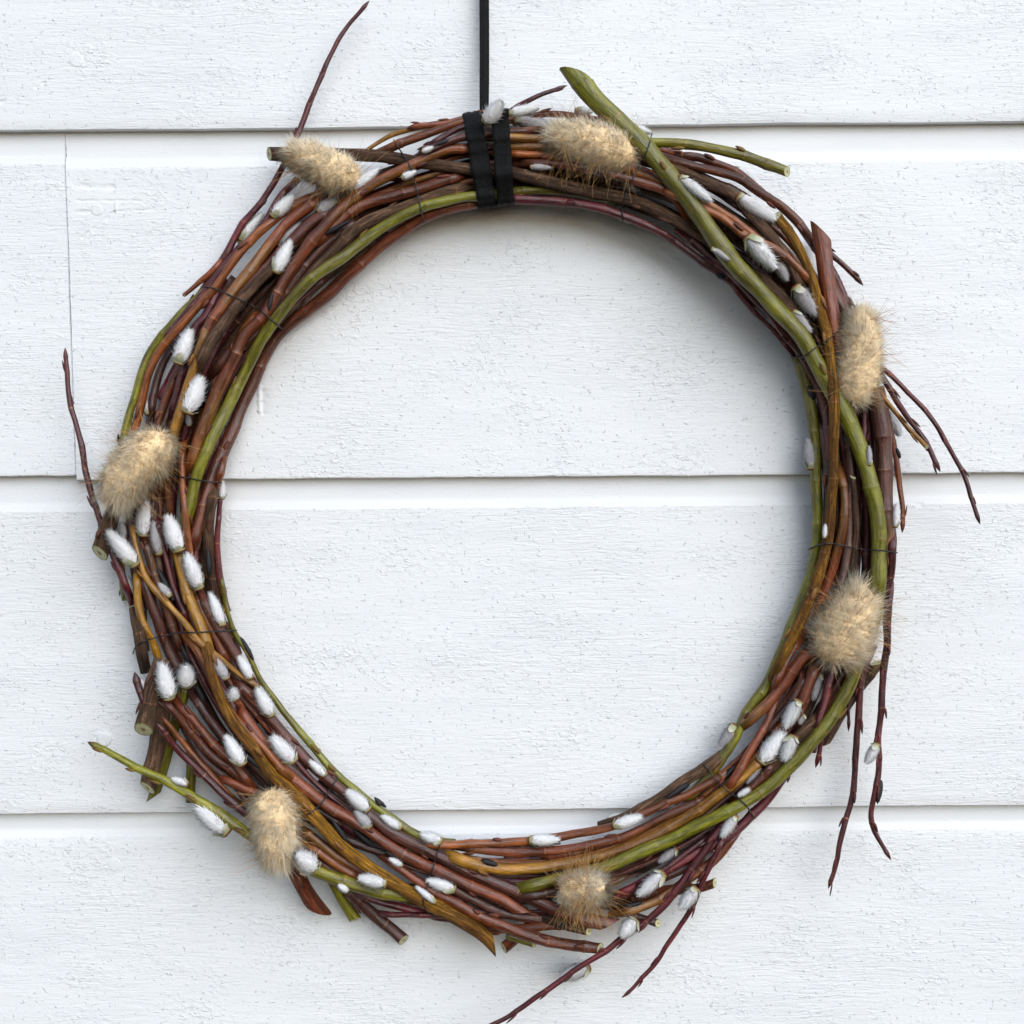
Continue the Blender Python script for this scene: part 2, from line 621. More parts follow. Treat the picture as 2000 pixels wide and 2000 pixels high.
def twig(kind, w0, w1, e0, e1, xy, floor=0, nodes=True, lift=0, buds=0.45, fixed_h=None, name='twig', grow=None, bark=None):
    """kind colour key; w0/w1 widths in enlarged pixels; e0/e1 ends: c square cut, o slanting cut, p bud tip, n plain."""
    global PILE
    k = NTW[0]
    NTW[0] += 1
    rg = np.random.default_rng(1000 + k)
    xy = resample(xy, 5.0)
    if len(xy) > 8:
        e = np.vstack([2 * xy[0] - xy[8:0:-1], xy, 2 * xy[-1] - xy[-2:-10:-1]])
        g = np.exp(-0.5 * (np.arange(-8, 9) / (6.0 if w0 > 95 else 3.2)) ** 2)
        g /= g.sum()
        xy = np.column_stack([np.convolve(e[:, 0], g, 'valid'), np.convolve(e[:, 1], g, 'valid')])
    n = len(xy)
    s = np.concatenate([[0], np.cumsum(np.linalg.norm(np.diff(xy, axis=0), axis=1))])
    L = s[-1]
    r = np.interp(s, [0, L], [w0 * ZF / 2, w1 * ZF / 2])
    if fixed_h is not None:
        z = np.interp(s / L, np.linspace(0, 1, len(fixed_h)), fixed_h)
    else:
        z = lay(xy, r, floor, 24.0 if w0 > 75 else 9.0) + lift
    if fixed_h is None:                       # plain ends dive in among the other rods
        for e, d in ((e0, s), (e1, L - s)):
            if e == 'n' and L > 90:
                q = np.clip(1 - d / 42.0, 0, 1)
                z = np.maximum(z - 34 * q * q * (3 - 2 * q), np.minimum(z, r + 2))
    PILE = np.vstack([PILE, np.column_stack([xy, z, r])])
    zz = squash(z)
    # nodes along the twig
    if grow is not None:
        buds = max(buds, 0.9)
    stray = grow is not None
    grow = grow if grow is not None else rg.choice([-1, 1])
    ns = []
    if nodes:
        p = rg.uniform(20, 60)
        while p < L - 12:
            ns.append(p)
            p += rg.uniform(42, 80) if stray else rg.uniform(45, 150)
    ss = np.concatenate([s] + [np.array([q - 3, q - 1.2, q, q + 1.2, q + 3.2]) for q in ns]) if ns else s
    if e0 == 'p':
        ss = np.concatenate([ss, np.linspace(0, 26, 14)])
    if e1 == 'p':
        ss = np.concatenate([ss, np.linspace(L - 26, L, 14)])
    ss = np.unique(np.clip(np.round(ss, 2), 0, L))
    ss = ss[np.concatenate([[True], np.diff(ss) > 0.4])]
    ss[-1] = L
    X = np.interp(ss, s, xy[:, 0]) + 0
    Y = np.interp(ss, s, xy[:, 1])
    Z = np.interp(ss, s, zz)
    rr = np.interp(ss, s, r)
    # gentle crookedness at the nodes
    kx = np.zeros_like(ss)
    for i, q in enumerate(ns):
        kx += (1 if i % 2 else -1) * (0.5 if w0 > 60 else 0.9) * np.exp(-((ss - q) / 16) ** 2)
    tx, ty = np.gradient(X), np.gradient(Y)
    tl = np.hypot(tx, ty) + 1e-9
    X = X - ty / tl * kx
    Y = Y + tx / tl * kx
    mult = 1 + 0.035 * np.sin(ss / 31 + k) + 0.03 * np.sin(ss / 13 + 2 * k)
    ringf = np.zeros_like(ss)
    for q in ns:
        nk = rg.uniform(0.02, 0.09) * (0.55 if w0 > 60 else 1)
        mult += nk * np.exp(-((ss - q) / 3.0) ** 2) + 0.8 * nk * np.exp(-((ss - q + grow * 7) / 10) ** 2)
        ringf = np.maximum(ringf, rg.uniform(0.3, 1.0) * np.exp(-((ss - q) / 1.0) ** 2))
    rr = rr * mult
    tipf = np.zeros_like(ss)
    for e, d in ((e0, ss), (e1, L - ss)):
        if e == 'p':
            q = np.clip(d / 24, 0, 1)
            prof = np.where(q < 1, np.clip(q, 0, 1) ** 0.62 * (1 + 0.42 * np.sin(np.pi * np.clip(q, 0, 1))), 1)
            rr = rr * np.maximum(prof, 0.04)
            tipf = np.maximum(tipf, np.clip(1 - q, 0, 1))
    c = W(np.column_stack([X, Y, Z]))
    kscale = PX * (DIST - Z * PX) / DIST
    t, nn, bb = frames(c)
    phi = np.linspace(0, 2 * np.pi, SIDES, endpoint=False)
    M = len(ss)
    irr = 1 + 0.05 * np.sin(phi[None, :] * 2 + ss[:, None] / 60 + k) + 0.03 * np.sin(phi[None, :] * 3 - ss[:, None] / 37)
    ringr = (rr * kscale)[:, None] * irr
    V = c[:, None, :] + ringr[:, :, None] * (np.cos(phi)[None, :, None] * nn[:, None, :] + np.sin(phi)[None, :, None] * bb[:, None, :])
    # slanting cuts: slide the last ring along the twig
    for e, i0 in ((e0, 0), (e1, M - 1)):
        if e in 'oc':
            sl = 1.35 if e == 'o' else rg.uniform(0.6, 0.9)
            sgn = -1 if i0 == 0 else 1
            outd = math.atan2(np.dot(bb[i0], (0, -1, 0)), np.dot(nn[i0], (0, -1, 0)))     # towards the room
            ph = outd + math.pi + rg.uniform(-.6, .6) if e == 'c' else outd + rg.choice([-1, 1]) * rg.uniform(1.3, 1.9)
            for i in range(M):
                dist = abs(ss[i] - ss[i0])
                fall = max(0, 1 - dist / (rr[i0] * 2.4 + 1e-6))
                if fall > 0:
                    V[i] += (sgn * sl * fall * ringr[i] * np.cos(phi - ph))[:, None] * t[i][None, :]
    verts = V.reshape(-1, 3)
    I = np.arange(M - 1)[:, None] * SIDES
    J = np.arange(SIDES)[None, :]
    J2 = (J + 1) % SIDES
    F = np.stack([I + J, I + SIDES + J, I + SIDES + J2, I + J2], -1).reshape(-1, 4).tolist()
    if e0 in 'np':
        F.append(list(range(SIDES)))
    if e1 in 'np':
        F.append(list(range((M - 1) * SIDES, M * SIDES))[::-1])
    # colours of the bark
    c1, c2 = (lin(q) for q in KINDS[kind])
    v1 = rg.normal(1, 0.10)
    c1, c2 = c1 * v1, c2 * v1
    a = 0.5 + 0.5 * np.sin(ss / rg.uniform(70, 160) + rg.uniform(0, 6))
    a = np.clip(a + 0.25 * np.sin(ss / 23 + k), 0, 1)[:, None]
    side = 0.5 + 0.5 * np.cos(phi[None, :] - rg.uniform(0, 6.28))
    g = np.clip(0.65 * a + 0.5 * side - 0.1, 0, 1)[:, :, None]
    C = c1 * g + c2 * (1 - g)
    if kind in 'ROD' and rg.random() < 0.5:          # olive flank on some red rods
        ol = lin((124, 96, 34))
        gg = np.clip(np.sin(ss / rg.uniform(60, 120) + rg.uniform(0, 6)) * 0.9, 0, 0.55)[:, None, None] * (side ** 1.5)[:, :, None]
        C = C * (1 - gg) + ol * gg
    scar = lin((170, 118, 78))
    half = np.clip(0.25 + 0.9 * np.cos(phi[None, :] + ss[:, None] * 0.045 - rg.uniform(0, 6.28)), 0.05, 1)
    rf = (ringf[:, None] * half * 1.0)[:, :, None]
    C = C * (1 - rf) + scar * rf
    tip = lin((74, 34, 30))
    tf = (tipf[:, None, None] ** 0.7) * 0.7
    C = C * (1 - tf) + tip * tf
    co = np.stack([np.cos(phi)[None, :] * rr[:, None] + k * 53.0, np.sin(phi)[None, :] * rr[:, None] + 0 * ss[:, None],
                   np.broadcast_to(ss[:, None], (M, SIDES)) + k * 17.0], -1)
    mat = M_ROUGH if (bark or (kind == 'K')) else M_BARK
    o = mesh_obj(name, verts, F, mat, wreath, cols=C.reshape(-1, 3), co=co.reshape(-1, 3), loc=c[M // 2])
    o.location = Vector(c[M // 2]) - C0
    # cut ends
    for e, i0 in ((e0, 0), (e1, M - 1)):
        if e in 'oc':
            ring = V[i0]
            cen = ring.mean(0)
            sgn = -1 if i0 == 0 else 1
            vv, cc = [], []
            fr = rg.uniform(0.0, 1.0)
            wood = lin((212, 208, 172)) * (0.75 + 0.25 * fr)
            for q, hgt, cl in ((1.0, 0.0, lin((120, 120, 60))), (0.9, 0.02, lin((168, 176, 110)) * .9), (0.82, 0.03, wood), (0.4, 0.03, wood * 1.05), (0.16, 0.02, lin((150, 130, 90)))):
                vv.append(cen + (ring - cen) * q + sgn * t[i0] * (hgt * rr[i0] * PX))
                cc += [cl] * SIDES
            vv = np.vstack(vv + [cen[None, :]])
            cc.append(lin((130, 108, 70)))
            ff = []
            for j in range(4):
                for i in range(SIDES):
                    ff.append((j * SIDES + i, j * SIDES + (i + 1) % SIDES, (j + 1) * SIDES + (i + 1) % SIDES, (j + 1) * SIDES + i))
            ff += [(4 * SIDES + i, 4 * SIDES + (i + 1) % SIDES, 5 * SIDES) for i in range(SIDES)]
            if sgn < 0:
                ff = [q[::-1] for q in ff]
            oc = mesh_obj('cut_end', vv, ff, M_CUT, o, smooth=False, cols=np.array(cc), loc=cen)
            oc.location = Vector(cen) - Vector(c[M // 2])
    # buds at nodes
    for i, q in enumerate(ns):
        if rg.random() < buds:
            j = int(np.argmin(abs(ss - q)))
            ang = rg.uniform(0, 2 * np.pi)
            out = math.cos(ang) * nn[j] + math.sin(ang) * bb[j]
            if out[1] > 0.35:
                out = out - 2 * out[1] * np.array((0, 1, 0))
                out = out - t[j] * np.dot(out, t[j])
                out /= np.linalg.norm(out)
            BUDS.append((o, c[M // 2], c[j] + out * rr[j] * kscale[j] * 0.86, t[j] * grow, out, rg.uniform(17, 29) * PX, rg.uniform(7, 9.5) * PX * min(1.15, max(0.6, rr[j] / 8)), kind))
    return o


# --- hidden middle of the bundle
for i in range(40):
    th0 = rng.uniform(0, 2 * np.pi)
    span = rng.uniform(1.0, 2.4)
    th = np.linspace(th0, th0 + span, 14)
    f0, f1 = rng.uniform(0.10, 0.86, 2)
    f = f0 + (f1 - f0) * np.linspace(0, 1, 14) + 0.04 * np.sin(th * 5 + i)
    w = rng.uniform(38, 66)
    twig(str(rng.choice(list('NDNBRKD'))), w, w * rng.uniform(0.6, 0.9), 'n', 'n', ring_pt(th, f), floor=0, buds=0.1)

# --- thinner rods between the middle and the front
for i in range(58):
    th0 = rng.uniform(0, 2 * np.pi)
    span = rng.uniform(0.5, 1.3)
    th = np.linspace(th0, th0 + span, 10)
    f0 = rng.uniform(0.10, 0.9)
    f = np.clip(f0 + rng.uniform(-0.22, 0.22) * np.linspace(0, 1, 10) + 0.03 * np.sin(th * 6 + i), 0.08, 0.92)
    w = rng.uniform(26, 42)
    twig(str(rng.choice(list('RDOBRNDB'))), w, w * rng.uniform(0.6, 0.95), 'n', str(rng.choice(['n', 'p'])), ring_pt(th, f), floor=50, buds=0.4)

# --- the twigs one can see, laid from the back to the front
T = []


def t_(*a, **k):
    T.append((a, k))


# top left
t_('B', 22, 46, 'p', 'n', 'A 1716,2 1690,40 1645,80 1590,150 1520,270 1470,370 1430,470 1390,570 1345,690 1310,760 1250,900 1180,1020 1100,1130 1030,1210 980,1300 925,1400 870,1490 820,1570 760,1650 700,1740', grow=-1, floor=40)
t_('R', 24, 40, 'c', 'n', 'A 715,1592 780,1540 840,1490 900,1430 960,1350', floor=40)
t_('D', 60, 60, 'n', 'n', 'A 1560,1100 1400,1200 1270,1330 1130,1480 1000,1620 900,1760 820,1900', floor=60)
t_('G', 45, 45, 'n', 'n', 'A 900,1500 800,1600 700,1690 600,1810 D 520,265 470,420 425,560 395,680 380,800', floor=50)
t_('B', 38, 34, 'n', 'n', 'A 1330,965 1240,1050 1170,1170 1100,1270 1000,1360 900,1470 830,1570 D 640,130 590,230', floor=60)
t_('N', 60, 60, 'n', 'n', 'A 1700,1160 1500,1300 1400,1400 1320,1500 1240,1600 1150,1720 1080,1830 D 960,240 900,330 830,380')
t_('D', 50, 45, 'n', 'n', 'D 700,160 640,230 590,330 560,430 540,560 530,650')
t_('R', 45, 40, 'n', 'n', 'D 760,230 700,310 640,430 600,540 570,640 550,740')
t_('B', 45, 38, 'n', 'n', 'A 930,1500 860,1640 820,1740 D 800,60 760,150 720,280 690,400 660,540 640,640')
t_('O', 46, 44, 'n', 'n', 'A 1560,1000 1340,1090 1190,1195 1060,1310 960,1440 870,1570 770,1675 D 690,110 600,210 540,320 505,430 480,560 440,690 420,790')
t_('R', 60, 62, 'n', 'n', 'A 1500,1030 1390,1110 1280,1195 1200,1290 1100,1420 1020,1520 950,1610 890,1700 D 850,110 800,250 750,400 700,540 660,680 640,800')
t_('Y', 40, 58, 'n', 'n', 'D 860,60 825,140 780,290 735,430 700,540 670,640 650,740 630,830')
t_('K', 62, 62, 'n', 'n', 'A 1250,1390 1180,1450 1100,1535 1020,1620 950,1720 D 900,120 830,240 780,350', bark=True)
t_('R', 55, 62, 'n', 'n', 'B 620,930 460,975 330,1020 160,1065 0,1112 A 1560,1180 1470,1270 1380,1370', kind2=1)
t_('K', 62, 60, 'n', 'n', 'B 640,1000 450,1040 330,1090 150,1150 0,1220 A 1550,1330 1440,1440 1330,1560 1250,1660', bark=True)
t_('K', 72, 66, 'c', 'n', 'A 1175,830 1300,835 1500,832 1700,838 B 150,845 300,872 450,892 620,915 800,930', bark=True, nodes=False)
t_('R', 52, 70, 'n', 'n', 'B 700,800 590,800 470,805 350,862 200,932 80,990 0,1042 A 1560,1125 1450,1245 1350,1370 1270,1490 1200,1610 1120,1740 D 1040,140 975,300 910,420 855,560 800,700 760,820 735,930')
t_('R', 60, 70, 'n', 'n', 'B 720,1085 640,1088 500,1122 360,1172 250,1232 100,1342 A 1700,1400 1600,1480 1500,1580 1400,1655 D 1290,85 1205,175 1150,265 1100,385 1040,505 990,625 945,745 895,845 855,955 815,1100 770,1270 750,1350')
t_('G', 56, 66, 'n', 'n', 'B 760,1050 640,1055 570,1062 450,1087 300,1133 170,1200 0,1315 A 1600,1370 1450,1465 1330,1575 1240,1685 D 1200,80 1145,150 1080,275 1010,420 940,560 870,700 812,830 772,950 752,1050 730,1140 720,1230')
t_('R', 46, 44, 'n', 'n', 'D 940,760 925,850 900,930 880,1010')
# left
t_('G', 34, 34, 'n', 'n', 'D 380,1250 375,1350 385,1480 400,1580', floor=40)
t_('B', 24, 42, 'p', 'n', 'D 75,216 82,320 90,430 102,520 140,650 170,780 190,900 215,1000 245,1100 290,1220 340,1350 390,1475 440,1600', grow=-1, floor=70)
t_('N', 60, 60, 'n', 'n', 'D 450,900 430,1100 440,1300 470,1500 490,1700 E 500,200', floor=40)
t_('K', 90, 90, 'c', 'n', 'D 262,1325 300,1200 340,1080 380,950 420,820', floor=60, bark=True)
t_('B', 34, 34, 'n', 'n', 'D 560,1080 590,1250 620,1350 640,1440 680,1560 720,1660 760,1760')
t_('K', 60, 58, 'n', 'n', 'D 880,950 865,1050 850,1160 850,1300 870,1440 890,1560 910,1700 E 960,100 1000,220', bark=True)
t_('B', 30, 36, 'n', 'n', 'D 912,1035 900,1150 896,1280 905,1430 925,1540 950,1640')
t_('D', 54, 60, 'n', 'n', 'D 470,1390 500,1480 540,1600 590,1720 E 600,120 650,230 690,300 730,400')
t_('K', 60, 62, 'n', 'n', 'D 450,1620 465,1720 E 480,120 490,220 510,310', bark=False, floor=70)
t_('R', 46, 46, 'n', 'n', 'D 480,1190 500,1250 530,1350 560,1440 600,1560 640,1680 E 680,140 720,240')
t_('O', 36, 46, 'n', 'n', 'D 725,700 705,760 702,830 712,980 718,1080 732,1220 745,1330 770,1450')
t_('O', 44, 44, 'n', 'n', 'D 600,760 615,860 630,1000 640,1100 660,1200')
t_('R', 48, 52, 'n', 'n', 'D 760,1500 800,1610 840,1700 E 860,80 900,160 950,240 1000,320')
t_('Y', 42, 40, 'n', 'n', 'D 455,1380 462,1500 470,1620 500,1720 E 540,130 580,250 610,340')
t_('Y', 56, 58, 'n', 'n', 'D 660,1260 685,1340 710,1450 745,1570 785,1670 E 820,90 850,190 880,300')
t_('D', 48, 54, 'n', 'n', 'D 785,1505 830,1600 880,1700 E 940,130 1000,230 1060,330 1110,390')
t_('G', 22, 52, 'n', 'n', 'D 903,1380 922,1500 945,1620 980,1740 E 1020,150 1075,235 1115,335 1200,450 1290,570 1380,680 1470,785 1550,870 1640,950 1740,1030 1830,1095 F 274,888 335,925 420,950 520,960')
# bottom left
t_('G', 56, 52, 'n', 'n', 'E 740,540 750,700 755,850 750,1010', fixed_h=(36, 30))
t_('N', 60, 60, 'n', 'n', 'E 700,560 780,720 870,820 980,900 1100,960 1250,1020', floor=40)
t_('N', 55, 55, 'n', 'n', 'E 760,420 850,560 960,700 1080,800 1200,920 1320,1020', floor=50)
t_('K', 95, 88, 'n', 'c', 'E 640,330 605,470 580,650 550,800 520,935', fixed_h=(74, 70, 68), bark=True)
t_('G', 66, 60, 'n', 'o', 'E 720,400 680,520 650,650 610,800 570,930 552,985', fixed_h=(44, 38, 34))
t_('K', 86, 104, 'n', 'c', 'E 600,240 575,310 540,430 510,560 497,620', fixed_h=(104, 116, 120), bark=True)
t_('B', 40, 30, 'p', 'n', 'E 450,310 470,400 500,490 540,560', floor=40)
t_('R', 46, 46, 'n', 'n', 'E 560,430 660,520 760,640 860,760 1000,860 1100,950', floor=50)
t_('R', 50, 50, 'n', 'n', 'E 860,860 1000,920 1100,960 1200,1020')
t_('O', 28, 36, 'p', 'n', 'E 588,540 650,620 720,700 790,790 860,860 950,970 1030,1030')
t_('B', 32, 48, 'p', 'n', 'E 568,585 640,680 720,770 800,840 880,920 960,1000 1060,1080 1130,1130')
t_('R', 46, 50, 'n', 'n', 'E 640,430 720,520 800,610 870,690 950,765 1010,830 1060,900 1115,970')
t_('D', 52, 50, 'n', 'n', 'E 725,375 780,460 840,540 900,620 955,690 1010,770')
t_('R', 50, 50, 'n', 'n', 'E 1300,1120 1450,1230 1550,1310 1660,1375 1780,1440', floor=60)
t_('O', 44, 44, 'n', 'n', 'E 1320,1200 1450,1290 1600,1390 1720,1450')
t_('R', 80, 86, 'n', 'o', 'E 1270,1290 1310,1370 1360,1470 1415,1560 1440,1590', fixed_h=(70, 44, 32), bark=True)
t_('G', 60, 60, 'n', 'c', 'E 1500,1400 1550,1490 1590,1570 1640,1645', fixed_h=(50, 30))
t_('D', 60, 68, 'n', 'c', 'E 1600,1490 1690,1580 1780,1650 1850,1710 1900,1755', fixed_h=(60, 42, 34))
t_('B', 44, 40, 'n', 'n', 'E 1580,1470 1750,1545 F 150,1282 300,1320 450,1358 600,1378 760,1390', floor=40)
t_('B', 34, 34, 'n', 'n', 'F 60,1330 180,1345 300,1340 500,1352 640,1370', floor=30)
t_('G', 36, 80, 'p', 'n', 'E 195,687 250,712 350,765 480,835 600,892 740,970 850,1035 950,1105 1050,1175 1180,1250 1310,1320 1430,1382 1550,1432 1700,1480 1850,1502 F 330,1250', grow=-1, floor=80)
t_('D', 50, 52, 'n', 'n', 'F 420,1130 520,1210 620,1260 720,1312 850,1350 1000,1370 1150,1382 1280,1360')
t_('R', 46, 52, 'n', 'n', 'F 620,1400 760,1420 900,1418 1010,1402 1150,1392 1280,1370', floor=50)
t_('R', 58, 58, 'c', 'n', 'F 783,1522 830,1485 880,1440 940,1390', fixed_h=(40, 60))
t_('G', 40, 46, 'c', 'n', 'F 950,1500 880,1480 800,1450', floor=20)
t_('K', 52, 56, 'c', 'n', 'F 1243,1432 1150,1408 1060,1380 960,1350', floor=40, bark=True)
t_('N', 46, 46, 'c', 'n', 'F 1615,1390 1530,1362 1450,1332 1330,1290', floor=60)
t_('R', 58, 66, 'n', 'o', 'E 985,455 1040,550 1100,640 1155,710 1210,800 1300,885 1400,965 1490,1035 1600,1090 1700,1160 1800,1232 F 274,1035 400,1095 500,1135 600,1182 750,1245 840,1300 885,1330')
t_('D', 54, 76, 'n', 'o', 'E 950,320 1050,420 1150,525 1250,640 1350,755 1450,855 1560,940 1650,1020 1750,1110 1850,1185 F 350,985 500,1055 650,1130 800,1195 950,1262 1100,1332 1250,1375 1350,1395')
t_('O', 42, 50, 'n', 'n', 'E 705,85 770,170 830,260 880,370 930,470 990,560 1080,650 1150,725 1235,820 1330,920')
t_('Y', 58, 80, 'n', 'o', 'E 820,110 850,230 870,340 905,430 950,530 1000,605 1060,685 1120,765 1180,850 1260,925 1340,1005 1420,1092 1500,1180 1580,1262 1680,1342 1790,1415 F 274,1225 400,1292 500,1340 600,1395 690,1462 730,1505', bark=True)
t_('R', 46, 64, 'n', 'c', 'E 1740,1262 1830,1335 F 250,1110 330,1168 430,1232 560,1300 640,1352 760,1395 900,1450 1050,1490 1200,1514 1303,1524')
t_('Y', 38, 32, 'n', 'c', 'D 428,1115 440,1230 470,1335 500,1440 560,1530 640,1615 720,1700 E 800,150 890,222 970,292 1050,352 1112,393')
# bottom and bottom right
t_('G', 60, 56, 'n', 'n', 'H 680,215 735,345 772,480 800,640 815,800 805,900 815,1000 820,1100 815,1250 800,1350 770,1480 720,1620 655,1780 G 590,140 540,250 475,335 415,430 375,530 300,640 230,730 150,820 60,890')
t_('K', 60, 60, 'n', 'n', 'G 330,600 220,685 100,760 F 1640,705 1540,765 1430,825 1300,870', bark=True, floor=60)
t_('R', 46, 50, 'n', 'n', 'F 1930,690 1700,790 1560,860 1440,920 1300,955 1150,985 1000,1002 800,1003 640,990 480,965')
t_('O', 44, 46, 'n', 'n', 'G 400,660 280,745 180,800 80,855 F 1740,705 1540,797 1370,868 1200,903 1080,925 920,945 700,957 450,968 300,955')
t_('N', 50, 60, 'n', 'n', 'F 1650,940 1500,1030 1350,1110 1200,1180 1000,1230 820,1240')
t_('Y', 54, 62, 'n', 'n', 'G 560,590 520,640 440,715 340,798 200,898 80,975 F 1656,890 1500,962 1350,1015 1150,1063 950,1092 750,1097 570,1055 450,1010')
t_('R', 52, 60, 'c', 'n', 'G 265,1308 200,1335 60,1345 F 1700,1205 1550,1240 1400,1280', floor=30, bark=True)
t_('R', 48, 52, 'n', 'n', 'G 420,980 370,1040 300,1150 200,1240 100,1300 F 1650,1245 1500,1310 1350,1350', floor=40)
t_('N', 52, 52, 'n', 'n', 'F 1900,990 1780,1080 1600,1160 1450,1230 1300,1290')
t_('K', 84, 84, 'n', 'n', 'G 900,380 820,430 760,490 640,625 520,760 400,860', bark=True, floor=50)
t_('K', 60, 40, 'o', 'o', 'G 1150,120 1080,210 1000,330 930,430 905,500 860,560', bark=True, floor=30)
t_('B', 50, 46, 'n', 'n', 'H 1040,1840 G 900,160 870,300 835,400 815,500 790,600')
t_('B', 18, 18, 'n', 'p', 'G 985,300 985,495', floor=40)
t_('B', 24, 24, 'n', 'p', 'G 850,480 832,580 808,690', floor=40)
t_('D', 44, 44, 'n', 'n', 'G 770,130 720,260 640,380 560,470 500,560')
t_('R', 46, 46, 'n', 'n', 'G 640,160 560,420 480,560 420,655 370,750 300,850')
t_('R', 40, 46, 'n', 'n', 'G 620,610 540,720 450,805 350,890')
t_('B', 54, 50, 'n', 'n', 'G 675,660 630,740 560,852 480,930 400,1010 300,1080 180,1140 60,1210 F 1656,1110 1550,1160 1440,1220 1330,1270')
t_('B', 30, 36, 'n', 'n', 'F 1930,880 1830,960 1700,1060 1560,1160 1430,1230')
t_('R', 52, 46, 'n', 'n', 'G 830,80 800,160 760,270 720,370 695,500', buds=0)
t_('R', 62, 58, 'n', 'n', 'H 850,1740 810,1860 G 750,70 690,165 620,262 530,362 440,442 368,492')
t_('R', 50, 46, 'n', 'n', 'H 760,1740 G 700,20 650,110 605,210 560,310')
# right
t_('D', 44, 44, 'n', 'n', 'H 1110,480 1128,640 1135,800 1140,950 1150,1100 1150,1260')
t_('B', 36, 40, 'n', 'n', 'H 1065,430 1072,560 1072,700 1060,820 1070,960 1085,1150 1080,1350 1070,1500')
t_('N', 50, 50, 'n', 'n', 'H 960,600 985,760 1000,900 990,1050 985,1250 960,1450 900,1640 840,1800')
t_('N', 40, 40, 'n', 'n', 'H 830,560 850,700 870,860 880,1000 870,1200 840,1380 790,1560')
t_('R', 26, 36, 'p', 'n', 'H 1275,1218 1282,1100 1262,980 1250,850 1222,720 1190,560 1160,430', floor=60)
t_('B', 22, 30, 'p', 'n', 'H 1696,1172 1670,1100 1650,1030 1620,930 1590,870 1530,760 1470,650 1400,560 1280,430 1180,340 1100,270', floor=90, grow=-1)
t_('B', 24, 36, 'p', 'n', 'H 1482,888 1450,820 1410,740 1360,665 1300,585 1240,500 1180,395 1120,300', floor=70, grow=-1)
t_('Y', 24, 28, 'c', 'n', 'H 1408,756 1350,690 1300,645 1260,595 1200,520 1145,440 1100,350', floor=100, grow=-1)
t_('R', 50, 50, 'n', 'n', 'H 930,840 960,980 970,1080 960,1180 930,1300 895,1420 850,1560 790,1720')
t_('K', 34, 38, 'c', 'n', 'H 1010,915 1018,1050 1030,1150 1025,1280 1008,1400 990,1520', bark=True)
t_('D', 86, 84, 'n', 'n', 'H 1060,330 1130,490 1165,640 1180,800 1182,950 1185,1080 1195,1200 1200,1330 1180,1480', floor=80)
t_('B', 44, 40, 'n', 'n', 'H 1215,1180 1222,1300 1218,1420 1195,1550 1185,1650')
t_('B', 46, 24, 'n', 'p', 'H 1205,1480 1196,1700 1192,1840 G 1180,120 1166,280 1160,400 1146,540 1150,660 1145,760 1120,860 1100,960 1112,1012 1160,1092 1216,1188', floor=90, grow=1)
t_('B', 44, 24, 'n', 'p', 'H 1120,1820 G 1062,170 1046,330 1030,520 1020,720 1000,880 960,1010 930,1130 915,1230 878,1342', floor=60, grow=1)
t_('B', 48, 22, 'n', 'n', 'G 420,860 330,970 245,1085 195,1160 130,1245 F 1710,1222 1650,1292 1560,1372 1430,1462 1330,1542 1210,1612 1100,1692 950,1792 830,1882 700,1945 560,2010', grow=1, floor=60)
t_('B', 36, 20, 'n', 'p', 'G 330,1000 290,1110 240,1220 190,1322 150,1420 100,1512 F 1690,1470 1650,1522 1600,1612 1530,1682 1470,1752 1418,1792', grow=1, floor=50)
# top and top right
t_('Y', 22, 34, 'c', 'n', 'B 50,806 150,742 265,700 400,670 560,650', floor=40)
t_('R', 28, 40, 'p', 'n', 'B 258,690 330,682 450,668 560,642 700,620 850,622', floor=50, grow=-1)
t_('O', 46, 46, 'n', 'n', 'A 1760,830 B 200,785 300,745 400,712 560,652 700,640 850,650', floor=60)
t_('B', 30, 36, 'n', 'n', 'B 330,830 385,785 450,740 560,682 700,660', floor=60)
t_('D', 44, 44, 'n', 'n', 'B 300,860 420,790 560,740 700,720 850,710 1000,700')
t_('R', 36, 44, 'n', 'n', 'B 830,660 1000,615 1150,622 1300,655 1450,720 1600,790 1750,850', floor=60)
t_('B', 22, 32, 'p', 'n', 'B 1128,460 1000,502 900,552 800,612 720,670', floor=110, grow=-1)
t_('Y', 44, 44, 'n', 'n', 'B 680,745 830,742 960,748 1100,770 1300,800')
t_('Y', 42, 42, 'n', 'n', 'B 680,790 830,790 960,792 1100,800 1280,830')
t_('R', 46, 46, 'n', 'n', 'C 0,860 150,840 250,872 350,910 440,970 520,1040', floor=60)
t_('G', 50, 44, 'n', 'n', 'B 740,1040 845,1032 1000,1022 1100,1030 1250,1050 1400,1090')
t_('O', 44, 44, 'n', 'n', 'B 740,830 830,832 960,835 1150,860 1400,900 1550,930')
t_('N', 60, 60, 'n', 'n', 'B 1350,820 1600,880 C 100,920 200,960 300,1010 420,1060 520,1150 600,1240')
t_('B', 50, 44, 'n', 'n', 'B 740,1080 845,1077 1000,1082 1150,1092 1300,1122 1450,1172 1600,1235 1750,1335 C 200,1412 300,1475 400,1558 480,1632 560,1702')
t_('N', 46, 46, 'n', 'n', 'C 60,1240 180,1330 300,1420 420,1530 520,1640 620,1760 700,1860')
t_('B', 28, 30, 'n', 'n', 'C 320,1480 400,1592 500,1702 600,1802 660,1880 720,1960', floor=50)
t_('B', 44, 48, 'n', 'n', 'C 60,1230 160,1310 260,1400 360,1480 470,1600 560,1690 640,1800 H 690,190 750,285 800,385 850,500 870,620 885,760 890,900')
t_('R', 46, 52, 'n', 'n', 'B 840,880 1000,882 1200,902 1400,952 1550,992 1700,1052 C 120,1180 200,1250')
t_('K', 70, 66, 'n', 'n', 'B 740,910 840,935 1000,972 1150,1012 1300,1043 1500,1085 1700,1180 C 130,1232 250,1312 350,1400 480,1482 560,1542 640,1622 720,1702 800,1802', bark=True)
